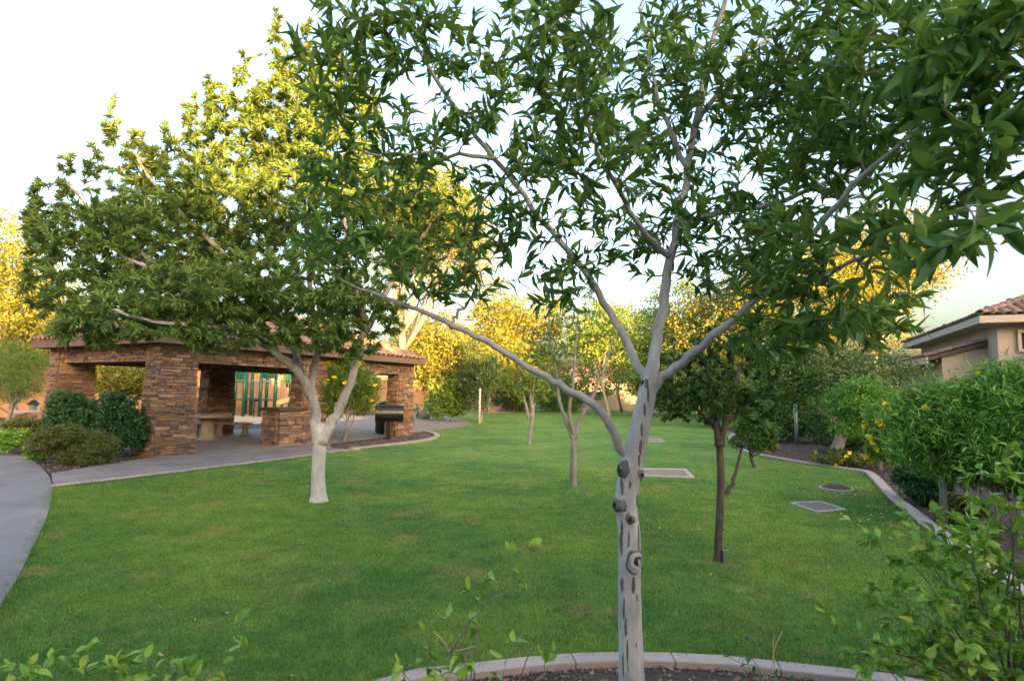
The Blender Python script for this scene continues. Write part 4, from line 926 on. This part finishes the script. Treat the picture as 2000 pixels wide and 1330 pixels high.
# knots and scars on the trunk, lying on its surface
def patch(px, py, rings, mat, parent, name, seed, jit=0.06, sq=1.15, sides=22):
    """polar patch hugging the trunk; rings are (radius in px, height in px)"""
    r = np.random.default_rng(seed); ph = r.random(3)*6.28; vs = []
    for rad_, h in rings:
        for j in range(sides):
            t = 6.283*j/sides; k = 1+jit*(math.sin(2*t+ph[0])+0.6*math.sin(3*t+ph[1])+0.5*math.sin(5*t+ph[2]))
            c, n = on_trunk(px+rad_*k*math.cos(t), py+rad_*k*sq*math.sin(t)); vs.append(tuple(c+n*h*k0))
    m = len(rings); fs = [(i*sides+j, i*sides+(j+1) % sides, (i+1)*sides+(j+1) % sides, (i+1)*sides+j) for i in range(m-1) for j in range(sides)]
    fs.append(tuple((m-1)*sides+j for j in range(sides)))
    return MB().add(vs, fs).build(name, mat, parent, smooth=True)
for i, (px, py, s, dk, h) in enumerate(KNOTS):
    if i == 0:
        kn = patch(px, py, [(s*1.22, -0.8), (s*1.12, 0.7), (s*0.98, 1.0), (s*0.9, -0.6)], M['bark_knot'], mt, 'knot', i, 0.07)
        patch(px+1, py-1, [(s*0.92, -0.9), (s*0.8, 0.8), (s*0.62, 1.0), (s*dk*1.15, 0.6), (s*dk, -0.6)], M['bark_pale'], kn, 'callus', i+20, 0.05)
        patch(px+3, py-2, [(s*dk*1.12, -0.5), (s*dk*0.95, 0.75), (s*dk*0.5, 0.5), (s*dk*0.1, 0.3)], M['hollow'], kn, 'hollow', i+40, 0.08)
    else:
        kn = patch(px, py, [(s*1.05, -0.9), (s*0.85, 0.5), (s*0.6, 1.1), (s*0.3, 1.0)], M['bark_knot'], mt, 'knot', i, 0.16, 1.3)
        patch(px-s*0.2, py-s*0.1, [(s*0.36, 0.4), (s*0.3, 1.5), (s*0.1, 1.5)], M['hollow'], kn, 'hollow', i+40, 0.18, 1.4)
for i, (px, py, w, h) in enumerate(((1233, 1135, 5, 17), (1212, 1138, 4, 16), (1215, 1182, 3.5, 22), (1218, 1225, 4.5, 24), (1221, 1262, 3.5, 26), (1222, 1302, 3.5, 22), (1211, 1058, 3.5, 22), (1224, 1047, 2.5, 16), (1243, 1048, 4.5, 26), (1242, 975, 5.5, 12), (1247, 872, 4.5, 15), (1244, 897, 3.5, 14), (1249, 838, 4, 13), (1226, 945, 4, 10), (1212, 948, 4, 14), (1212, 1028, 3, 16), (1246, 1120, 2, 8), (1214, 1290, 2.5, 22), (1240, 1160, 2, 7), (1255, 800, 3.5, 12), (1262, 770, 4, 14), (1238, 1250, 1.8, 5), (1226, 1330, 3, 16))):
    w *= 0.72; h *= 1.1; patch(px, py, [(w, -0.5), (w*0.85, 0.5), (w*0.4, 0.9), (w*0.1, 0.9)], M['bark_scar'], mt, 'bark_scar', 60+i, 0.11, h/w, 16)

# ================================================================== LEFT TREE
lb_ = G(622, 980); lt = empty('ash_tree', tuple(lb_), 'large tree with whitewashed forked trunk before the shelter', 'tree')
YL = lb_.y; kl = ppm(YL); gl = Grower(9)
def LL(pts, r0, r1, **kw): return gl.limb([P(x, y, YL+d) for x, y, d in pts], r0*kl, r1*kl, **kw)
tb = MB(); pts = smooth_line([P(x, y, YL) for x, y in ((622, 984), (622, 965), (621, 930), (623, 890), (624, 850), (626, 826))], 5)
tb.tube(pts, np.interp(np.linspace(0, 5, len(pts)), range(6), [20, 14.5, 12.5, 12.5, 13.5, 9])*kl, 18, wob=[0.05*np.sin(np.arange(18)/18*6.283*3+1)+0*np.arange(18)]).build('trunk', M['bark_white'], lt, smooth=True)
W0 = gl.limbs
LL([(621, 868, 0), (615, 800, -0.05), (605, 765, -0.1), (580, 725, -0.2), (540, 690, -0.4), (470, 640, -0.6), (380, 580, -0.7), (280, 520, -0.6), (180, 470, -0.5)], 11, 4, start=0.35)
LL([(626, 866, 0), (652, 818, 0.0), (680, 760, 0.1), (695, 705, 0.15), (715, 650, 0.2), (760, 560, 0.3), (820, 470, 0.4), (870, 400, 0.5)], 11, 4, start=0.35)
LL([(608, 772, -0.1), (610, 735, 0.1), (618, 690, 0.3), (610, 600, 0.5), (600, 480, 0.7), (590, 350, 0.8), (575, 200, 0.9), (545, 90, 1.0)], 8, 3, start=0.35)
LL([(604, 766, -0.1), (585, 715, 0.2), (560, 650, 0.6), (500, 540, 0.9), (440, 430, 1.1), (400, 320, 1.1), (380, 210, 1.1)], 8, 3, start=0.35)
LL([(540, 690, -0.4), (480, 560, -0.2), (390, 450, 0.1), (300, 360, 0.3), (240, 260, 0.4)], 6, 3, start=0.2)
LL([(715, 650, 0.2), (690, 540, -0.3), (670, 420, -0.5), (670, 300, -0.4), (660, 160, -0.3)], 6, 3, start=0.2)
LL([(470, 640, -0.6), (380, 640, -1.1), (270, 620, -1.4), (180, 590, -1.5)], 5, 2, start=0.2)
LL([(380, 580, -0.7), (250, 470, -0.2), (170, 400, 0.1), (120, 340, 0.2)], 5, 2, start=0.2)
gl.wood('limbs', M['bark_white'], lt, 7)
ZL = lambda px, py, d, rx, ry, rY, n, **kw: zone(px, py, YL+d, rx, ry, rY, n, **kw)
shoots = [ZL(x, y, d, 13, 55, .15, 6) for x, y, d in ((538, 70, 1), (412, 190, 1), (222, 240, .4), (132, 350, .2), (68, 400, 0), (372, 230, 1), (470, 150, 1), (655, 100, -.2), (265, 290, .4), (330, 270, .6), (600, 90, .6), (500, 200, .9), (180, 330, .3), (440, 210, 1), (560, 130, .9), (620, 140, .3), (700, 170, 0), (300, 330, .5))]
gl.grow([z_[:4]+(int(z_[4]*3.1),)+z_[5:] for z_ in [ZL(200, 480, -.2, 130, 90, .9, 70), ZL(140, 560, -.6, 80, 70, .6, 26), ZL(330, 470, .2, 140, 100, 1.1, 95), ZL(450, 420, .7, 130, 120, 1.1, 95), ZL(330, 370, .6, 120, 80, .8, 60), ZL(470, 290, .9, 110, 110, .8, 80),
 ZL(570, 240, .8, 90, 140, .8, 90), ZL(660, 260, 0, 90, 150, .8, 80), ZL(620, 420, .3, 140, 110, 1.1, 110), ZL(770, 420, .4, 110, 120, .9, 85), ZL(860, 420, .5, 80, 90, .6, 32), ZL(560, 560, -.5, 170, 70, .9, 90),
 ZL(380, 580, -.8, 180, 60, .8, 95), ZL(240, 620, -1.2, 110, 45, .5, 34), ZL(170, 640, -1.3, 60, 40, .4, 12), ZL(420, 650, -.9, 110, 35, .5, 26), ZL(600, 650, -.5, 90, 35, .5, 26), ZL(710, 600, .1, 90, 70, .6, 40), ZL(690, 670, .1, 60, 35, .4, 12), ZL(130, 450, 0, 60, 70, .5, 22)]+shoots], bend=0.3, rmax=0.02, up=-0.02, tip=0.0022)
gl.twig_mesh(M['twig'], lt, 4)
pos, d, nn, ln, wd = gl.leaves(62, 0.07, 0.15, 0.17, spread=0.62, droop=0.03, upw=0.4, span=0.8, maxspan=0.55)
leaf_mesh('foliage', pos, d, nn, ln, wd, M['leaf_left'], lt, 0)

for i, (x, y, zc, rx, rz, lab) in enumerate(((-4.5, -7.5, 6.2, 3.0, 2.3, 'tall unseen tree, added to dapple the sun, behind the viewer on the left'), (1.0, -7.0, 5.7, 2.6, 2.0, 'unseen tree, added to dapple the sun, straight behind the viewer'), (7.0, -7.8, 4.5, 2.6, 1.7, 'unseen tree, added to dapple the sun, behind the viewer on the right'), (11.5, -7.0, 5.6, 2.4, 1.7, 'lower unseen tree, added to dapple the sun, far behind the viewer on the right'))):
    bg_tree('shade_tree', lab, 'tree', (x, y, 0), (x, y, zc), rx, rx*0.7, rz, 'leaf_olive', 2600, 0.16, seed=200+i, lobes=12, k=0.38)  # unseen trees, added to make the edge of the evening shade irregular
# ================================================================== YOUNG TREES IN THE LAWN
def young(name, label, base_px, forks, zones, tmat, lmat, per, l0, l1, ratio, seed, trunk_px, tr, up=0.0, twr=0.012):
    b = G(*base_px); Yb = b.y; kk = ppm(Yb); t = empty(name, tuple(b), label, 'tree'); gr = Grower(seed)
    pts = smooth_line([P(x, y, Yb) for x, y in trunk_px], 4)
    MB().tube(pts, np.interp(np.linspace(0, 1, len(pts)), [0, 0.12, 1], [tr*1.35*kk, tr*kk, tr*0.9*kk]), 12).build('trunk', M[tmat], t, smooth=True)
    for pl, r0, r1 in forks: gr.limb([P(x, y, Yb+dd) for x, y, dd in pl], r0*kk, r1*kk, start=0.3, wob=0.004)
    gr.wood('limbs', M[tmat], t, 5)
    gr.grow([zone(x, y, Yb+dd, rx, ry, rY, n) for x, y, dd, rx, ry, rY, n in zones], rmax=twr, up=up)
    gr.twig_mesh(M['twig'] if tmat != 'bark_dark' else M['bark_dark'], t, 4)
    pos, d, nn, ln, wd = gr.leaves(per, l0, l1, ratio, spread=0.8, span=0.85, maxspan=0.6)
    leaf_mesh('foliage', pos, d, nn, ln, wd, M[lmat], t, 0); return t, b
young('young_tree', 'thin young tree with pale forked trunk in mid lawn', (1120, 951), [([(1121, 858, 0), (1105, 820, .05), (1092, 780, .1), (1085, 720, .2), (1075, 650, .3), (1070, 600, .3)], 5, 2), ([(1121, 858, 0), (1135, 815, -.05), (1155, 780, -.1), (1180, 720, -.1), (1200, 650, 0)], 5, 2), ([(1120, 850, 0), (1112, 800, -.1), (1120, 740, -.2), (1125, 660, -.2), (1130, 600, -.2)], 4, 2)],
 [(1080, 660, .2, 70, 90, .7, 60), (1130, 640, -.2, 70, 90, .7, 60), (1190, 690, 0, 70, 80, .7, 50), (1060, 730, 0, 60, 50, .5, 20), (1220, 740, 0, 50, 40, .5, 16)], 'bark_limb', 'leaf_light', 18, 0.05, 0.09, 0.4, 31, ((1121, 955), (1120, 930), (1120, 900), (1121, 850)), 6.5)
young('young_tree', 'small staked tree with twin thin stems far along the lawn', (1036, 868), [([(1036, 815, 0), (1040, 780, .1), (1045, 720, .1)], 3, 1.5), ([(1034, 820, 0), (1020, 760, .1), (1010, 700, .1)], 3, 1.5)],
 [(1020, 720, 0, 50, 60, .8, 50), (1050, 740, 0, 45, 50, .8, 50), (1000, 750, 0, 40, 30, .6, 20)], 'bark_limb', 'leaf_light', 16, 0.09, 0.15, 0.45, 32, ((1034, 871), (1035, 850), (1040, 815), (1040, 790)), 4)
_, dkb = young('dark_tree', 'dark barked young tree with a low side branch on the right lawn', (1403, 1098), [([(1405, 870, 0), (1400, 840, .0), (1395, 780, .1), (1380, 720, .2), (1360, 660, .3)], 8, 3), ([(1407, 870, 0), (1415, 830, -.05), (1430, 770, -.1), (1450, 700, -.1)], 7, 3), ([(1408, 965, 0), (1425, 955, .02), (1437, 925, .04), (1445, 890, .06), (1455, 865, .06)], 5, 2), ([(1400, 840, 0), (1350, 790, .2), (1310, 770, .3)], 4, 2), ([(1415, 830, 0), (1470, 780, .2), (1520, 740, .3)], 4, 2)],
 [(1350, 740, .2, 85, 85, .5, 95), (1420, 730, 0, 90, 85, .5, 110), (1310, 780, .2, 50, 45, .3, 30), (1480, 740, .2, 70, 70, .5, 45), (1430, 650, .2, 90, 50, .5, 40), (1545, 755, .3, 70, 50, .4, 50), (1490, 790, .1, 60, 40, .3, 36), (1455, 840, .05, 20, 30, .15, 6), (1400, 800, 0, 60, 30, .3, 16)], 'bark_dark', 'leaf_dark', 46, 0.04, 0.065, 0.42, 33, ((1402, 1101), (1403, 1060), (1406, 1000), (1408, 930), (1405, 862)), 7.5)
MB().box(dkb+Vector((0.045, -0.045, 0.06)), (0.035, 0.03, 0.14)).build('trunk_guard', M['pole'], _)

# ================================================================== TREES AND SHRUBS ROUND THE LAWN
def at(px, py, Y): return np.array(P(px, py, Y))
def tree(label, px, Y, py, rx, ry, mat, n=5000, leaf=0.17, name='shade_tree', cat='tree', base_px=None, depth=0.8, **kw):
    k = ppm(Y); b = P(base_px or px, 780, Y); b.z = 0
    return bg_tree(name, label, cat, b, at(px, py, Y), rx*k, rx*k*depth, ry*k, mat, n, leaf, **kw)
tree('golden sunlit tree at the far left above the garden wall', 10, 24, 590, 130, 130, 'leaf_gold', 9000, 0.13, seed=1, base_px=40, lobes=12)
tree('feathery green shrub tree at the left edge before the wall', -5, 19, 735, 85, 60, 'leaf_light', 6000, 0.07, seed=2, ratio=0.2, base_px=10, tr=0.08)
tree('tall golden sunlit tree rising behind the shelter', 850, 27, 450, 140, 130, 'leaf_gold', 11000, 0.16, seed=3, base_px=800, lobes=14, ratio=0.3, tr=0.25)
tree('green shrub seen through the left bay of the shelter', 255, 25, 745, 70, 45, 'leaf_gold', 5000, 0.11, name='garden_shrub', cat='shrub', seed=4, tr=0.06)
tree('golden tree with a pale leaning trunk right of the shelter', 860, 34, 660, 90, 90, 'leaf_gold', 7000, 0.15, seed=5, base_px=828, tr=0.3, tmat='bark_limb', lobes=10, lean=0.2)
tree('yellow lit tree behind the dark slender tree', 955, 44, 650, 80, 95, 'leaf_gold', 6000, 0.19, seed=6)
tree('dark slender conifer like tree by the white post', 938, 31, 725, 38, 62, 'leaf_olive', 4500, 0.10, seed=7, tr=0.08, base_px=941, depth=1.0)
tree('rounded bright green bush right of the patio', 880, 32, 775, 42, 38, 'leaf_light', 4000, 0.13, name='garden_shrub', cat='shrub', seed=8, tr=0.06, stems=3)
tree('sunlit yellow green tree above the far bed', 1040, 47, 665, 90, 85, 'leaf_gold', 6000, 0.2, seed=9)
tree('loose pale green tree in the gap right of the leaning limb', 1190, 42, 655, 90, 80, 'leaf_light', 3600, 0.18, seed=10, lobes=12, k=0.35)
tree('pale sunlit tree filling the gap left of the nearest trunk', 1215, 56, 690, 90, 75, 'leaf_gold', 5000, 0.22, seed=11)
tree('green tree at the end of the lawn behind the nearest trunk', 1290, 46, 665, 95, 95, 'leaf_light', 7000, 0.2, seed=12)
tree('broad tree behind the dark young tree', 1390, 38, 640, 125, 115, 'leaf_gold', 9500, 0.17, seed=13, lobes=11)
tree('golden topped tree left of the neighbour house', 1560, 34, 600, 125, 125, 'leaf_gold', 10500, 0.16, seed=14, lobes=11)
tree('large golden tree against the sky beside the neighbour roof', 1710, 36, 545, 110, 140, 'leaf_gold', 9000, 0.17, seed=15, lobes=12, tr=0.28)
tree('grey green mesquite tree with thick trunk in the right bed', 1610, 15.3, 735, 130, 60, 'leaf_olive', 9000, 0.075, seed=16, base_px=1622, tr=0.17, tmat='bark_limb', lobes=12)
tree('small dark tree on the kerb of the right bed', 1472, 13.2, 845, 45, 38, 'leaf_dark', 3000, 0.06, seed=17, tr=0.045, tmat='bark_dark')
tree('bright feathery shrub tree beside the mesquite', 1690, 13.0, 800, 70, 50, 'leaf_feather', 6000, 0.08, seed=18, ratio=0.2, tr=0.06, base_px=1712, name='garden_shrub', cat='shrub', flowers=40)
tree('big feathery green bush with yellow flowers on the right', 1945, 7.15, 840, 155, 112, 'leaf_feather', 32000, 0.09, seed=19, ratio=0.16, tr=0.05, name='feathery_bush', cat='bush', stems=4, lobes=18, depth=0.6, clump=0.42, k=0.42, flowers=60)
tree('yellow flowering shrub at the kerb corner of the right bed', 1748, 9.6, 848, 50, 58, 'leaf_feather', 5000, 0.07, seed=20, ratio=0.2, tr=0.035, name='flowering_shrub', cat='shrub', stems=3, flowers=330)
tree('low dark shrub under the feathery bush', 1805, 8.9, 940, 48, 34, 'leaf_box', 4000, 0.05, seed=22, tr=0.02, name='low_shrub', cat='shrub', stems=2)
tree('dark clipped mass of shrubs behind the mesquite trunk', 1690, 17, 830, 80, 45, 'leaf_dark', 6000, 0.08, seed=23, tr=0.04, name='low_shrub', cat='shrub', stems=3)
tree('dark green shrub behind the far pole', 1545, 21, 805, 80, 45, 'leaf_dark', 5000, 0.09, seed=24, tr=0.04, name='low_shrub', cat='shrub', stems=3)
tree('low mounded shrub with yellow bloom at the far kerb', 1495, 17.5, 872, 22, 10, 'leaf_bush', 1200, 0.05, seed=25, trunk=False, name='low_shrub', cat='shrub', flowers=120)
tree('low mounded green shrub by the corner of the right kerb', 1650, 13.5, 892, 48, 12, 'leaf_bush', 2000, 0.05, seed=26, trunk=False, name='low_shrub', cat='shrub', flowers=60)
tree('low rusty shrub at the foot of the grey pole', 1885, 7.5, 1005, 40, 24, 'leaf_bush', 3000, 0.04, seed=27, trunk=False, name='low_shrub', cat='shrub')
tree('green hedge bush at the lawn end near the boulders', 985, 52, 770, 55, 30, 'leaf_olive', 3000, 0.2, seed=28, trunk=False, name='garden_shrub', cat='shrub')
tree('green hedge bush at the lawn end behind the thin young tree', 1110, 54, 765, 75, 32, 'leaf_light', 3500, 0.2, seed=29, trunk=False, name='garden_shrub', cat='shrub')
tree('green hedge bush at the lawn end right of the nearest trunk', 1320, 50, 770, 80, 35, 'leaf_dark', 3500, 0.2, seed=30, trunk=False, name='garden_shrub', cat='shrub')
tree('dense green bush filling the corner behind the dark young tree', 1440, 30, 775, 80, 50, 'leaf_dark', 5000, 0.13, seed=31, trunk=False, name='garden_shrub', cat='shrub')
tree('golden shrub against the wall at the far side of the playground', 560, 42, 735, 90, 45, 'leaf_gold', 4000, 0.17, seed=32, name='garden_shrub', cat='shrub', tr=0.08)
tree('golden tree behind the playground', 430, 45, 690, 130, 70, 'leaf_gold', 5000, 0.2, seed=33)
tree('yellow flowering hanging shrub between the middle and right pillars', 672, 18.0, 760, 58, 60, 'leaf_light', 7000, 0.13, seed=34, ratio=0.14, tr=0.05, name='flowering_shrub', cat='shrub', stems=3, flowers=800, base_px=672, tmat='bark_limb')
# clipped shrubs before the shelter
tree('dark glossy clipped shrub left of the near pillar', 155, 13.8, 815, 52, 48, 'leaf_box', 8000, 0.06, seed=41, trunk=False, name='clipped_shrub', cat='shrub', clump=0.22)
tree('dark glossy clipped shrub touching the near pillar', 238, 13.0, 828, 48, 50, 'leaf_box', 8000, 0.06, seed=42, trunk=False, name='clipped_shrub', cat='shrub', clump=0.22)
tree('olive green rounded bush at the front of the left bed', 145, 11.9, 868, 72, 38, 'leaf_bush', 10000, 0.05, seed=43, trunk=False, name='rounded_bush', cat='bush', clump=0.2, ratio=0.3)
tree('brownish low bush beside the lantern', 45, 14.5, 832, 50, 22, 'leaf_bush', 5000, 0.05, seed=44, trunk=False, name='rounded_bush', cat='bush', clump=0.22)
tree('light green leafy low plant beside the footpath', 20, 13.0, 858, 32, 16, 'leaf_fresh', 1800, 0.07, seed=45, trunk=False, name='leafy_plant', cat='plant')
tree('small light green plant at the path edge below the olive bush', 68, 12.2, 880, 18, 14, 'leaf_fresh', 1000, 0.06, seed=46, trunk=False, name='leafy_plant', cat='plant')
# boulders and the far bed
for i, (px, py, s) in enumerate(((955, 804, 10), (985, 803, 7), (928, 800, 8), (1003, 801, 5))):
    c = G(px, py); r = np.random.default_rng(60+i); k = ppm(c.y)*s; m = MB(); pr = [(k*1.2, 0), (k*1.4, k*0.3), (k*1.1, k*0.8), (k*0.5, k*1.1)]
    m.lathe(c, pr, 9); m.v[0] = m.v[0]+r.normal(0, k*0.13, m.v[0].shape); o = m.build('boulder', M['rock'], None, bevel=k*0.1)
    tag(o, ('reddish boulder in the middle of the far bed', 'flat boulder right of the largest one in the far bed', 'boulder at the left end of the far bed', 'smallest boulder at the right end of the far bed')[i], 'boulder')
sheet('far_bed', [G2(900, 800), G2(950, 809), G2(1000, 806), G2(1030, 800), G2(1000, 792), G2(930, 793)], 0.03, M['rock'])

# ================================================================== FOREGROUND SHRUBS
def sprig_shrub(name, label, base, stems, lmat, per, l0, l1, ratio, seed, objs, side=2, cat='shrub', straw=()):
    t = empty(name, base, label, cat); gr = Grower(seed)
    for pl, r0, r1 in stems: gr.limb(pl, r0, r1, start=0.15, wob=0.006)
    gr.wood('stems', M['twig'], t, 4)
    T = []
    for p_, rr in gr.limbs:
        L = len(p_)
        for i in range(int(L*0.2), L):
            for q in range(side):
                e = p_[i]+gr.r.normal(0, 1, 3)*np.array((0.085, 0.085, 0.05))+np.array((0, 0, 0.045)); T.append((e, 0.015, 0.015, 0.015, 1))
        T.append((p_[-1]+np.array((0, 0, 0.02)), 0.01, 0.01, 0.01, 2))
    gr.grow(T, rmax=0.003, tip=0.0011, up=0.0); gr.twig_mesh(M['twig'], t, 4)
    pos, d, nn, ln, wd = gr.leaves(per, l0, l1, ratio, spread=0.9, droop=0.05, upw=0.9, span=0.9, maxspan=0.12)
    sx, sy, sz = screen(pos); show = np.where((sx > -20) & (sx < 2020) & (sy > -20) & (sy < 1345), ln/sz, 0); o = np.argsort(-show); k = min(objs, len(o))
    leaf_objects(pos[o[:k]], d[o[:k]], nn[o[:k]], ln[o[:k]], wd[o[:k]], M[lmat], t)
    if len(o) > k: leaf_mesh('foliage', pos[o[k:]], d[o[k:]], nn[o[k:]], ln[o[k:]], wd[o[k:]], M[lmat], t, 1)
    for pl in straw: MB().tube(smooth_line(pl, 3), 0.0022, 5).build('dry_stem', M['straw'], t)
    return t
def stems_to(base, tips, r0=0.007):
    out = []
    for px, py, Y in tips:
        e = P(px, py, Y); b = Vector(base)+Vector((random.uniform(-.08, .08), random.uniform(-.08, .08), 0)); out.append(([b, b.lerp(e, 0.5)+Vector((0, 0, 0.12)), e], r0, 0.002))
    return out
random.seed(4)
fb = (2.35, 2.75, 0.0)
sprig_shrub('leafy_shrub', 'leafy green shrub filling the bottom right corner', fb, stems_to(fb, [(1745, 1060, 2.9), (1790, 1050, 2.8), (1830, 1100, 2.7), (1720, 1180, 2.9), (1690, 1260, 2.8), (1780, 1180, 2.8), (1850, 1200, 2.7), (1900, 1050, 2.6), (1920, 960, 2.7), (1960, 905, 2.7), (1985, 960, 2.6), (1980, 1080, 2.6), (1940, 1150, 2.7), (2000, 1180, 2.6), (1760, 1270, 2.8), (1860, 1290, 2.6), (1940, 1260, 2.6), (2040, 1000, 2.6), (2060, 1130, 2.6), (1700, 1310, 2.7), (1830, 1010, 3.0)]), 'leaf_fresh', 13, 0.04, 0.07, 0.55, 71, 290, side=3)
sb = (-0.12, 2.2, 0.0)
sprig_shrub('sprig_shrub', 'sparse leafy sprigs rising in front of the near kerb', sb, stems_to(sb, [(900, 1250, 2.25), (940, 1225, 2.2), (1050, 1245, 2.3), (840, 1290, 2.2), (990, 1300, 2.2), (1080, 1290, 2.25), (780, 1315, 2.2)], 0.005)+[([P(880, 1275, 2.25), P(925, 1205, 2.2), P(985, 1150, 2.2)], 0.0035, 0.0018)], 'leaf_fresh', 4, 0.04, 0.068, 0.5, 72, 200, side=1, straw=[[P(880, 1275, 2.25), P(865, 1250, 2.25), P(845, 1232, 2.27)], [P(885, 1272, 2.2), P(930, 1262, 2.2)]])
lb2 = (-1.35, 1.95, 0.0)
sprig_shrub('leafy_shrub', 'bright leafy sprigs at the bottom left corner', lb2, stems_to(lb2, [(60, 1330, 2.0), (115, 1318, 2.0), (150, 1335, 1.95), (50, 1355, 1.95), (185, 1350, 1.95), (270, 1350, 2.0), (300, 1325, 2.0), (350, 1320, 2.0), (375, 1345, 2.0), (320, 1355, 1.95), (90, 1345, 2.0), (335, 1340, 2.0), (130, 1350, 2.0)], 0.006), 'leaf_fresh', 7, 0.035, 0.06, 0.5, 73, 280)
wb = (0.98, 2.3, 0.0)
sprig_shrub('weed', 'small weed with dry stems inside the kerb right of the trunk', wb, stems_to(wb, [(1450, 1300, 2.4), (1480, 1310, 2.35), (1500, 1300, 2.4)], 0.003), 'leaf_box', 4, 0.025, 0.04, 0.4, 74, 60, side=1, cat='weed', straw=[[P(1505, 1330, 2.4), P(1512, 1270, 2.4), P(1528, 1232, 2.4)], [P(1515, 1330, 2.4), P(1510, 1260, 2.4), P(1512, 1240, 2.4)]])

# ================================================================== LITTER ON THE LAWN
for i, (px, py, s) in enumerate(((571, 1316, 0.05), (320, 1280, 0.045), (640, 1133, 0.025), (585, 1055, 0.03), (500, 1210, 0.03), (440, 1196, 0.03), (680, 1094, 0.025), (95, 1308, 0.035), (1130, 1160, 0.02), (1200, 1225, 0.02), (900, 1240, 0.02), (380, 1210, 0.02))):
    c = G(px, py, 0.036); r = np.random.default_rng(80+i); a = r.random()*6.28; tv, tf = LT[2]; o = MB(); d_ = np.array((math.cos(a), math.sin(a), 0.1)); s_ = np.array((-math.sin(a), math.cos(a), 0.3))
    o.add(np.array(c)+tv[:, 0:1]*s_*s*0.6+tv[:, 1:2]*d_*s+tv[:, 2:3]*np.array((0, 0, -s)), [tuple(int(x) for x in f) for f in tf])
    o = o.build('fallen_leaf', M['dryleaf'], None, smooth=True)
    tag(o, ('largest curled dry leaf on the lawn near the bottom edge', 'curled brown leaf lying by the bottom left sprigs')[i] if i < 2 else 'tiny dry leaf scattered on the open lawn', 'leaf', 'dry leaves on the lawn')
r = np.random.default_rng(90); pp_ = []
for (px, py, sx_, sy_, n) in ((1640, 930, 50, 22, 60), (1720, 985, 40, 25, 40), (1690, 1010, 30, 20, 15), (700, 880, 70, 8, 25), (760, 850, 40, 5, 20), (1860, 1060, 40, 20, 40), (1400, 1060, 80, 30, 8)):
    for i in range(n):
        q = G(px+r.normal(0, sx_), py+r.normal(0, sy_), 0.04); pp_.append(tuple(q))
pp_ = np.array(pp_); n = len(pp_)
tag(leaf_mesh('fallen_petals', pp_+np.stack([np.zeros(n), np.zeros(n), 0.02*r.random(n)], 1), r.normal(0, 1, (n, 3))*np.array((1, 1, .2)), r.normal(0, .4, (n, 3))+np.array((0, 0, 1)), 0.02+0.018*r.random(n), 0.016+0.012*r.random(n), M['petal'], None, 0), 'yellow petals fallen on lawn and beds', 'petals')
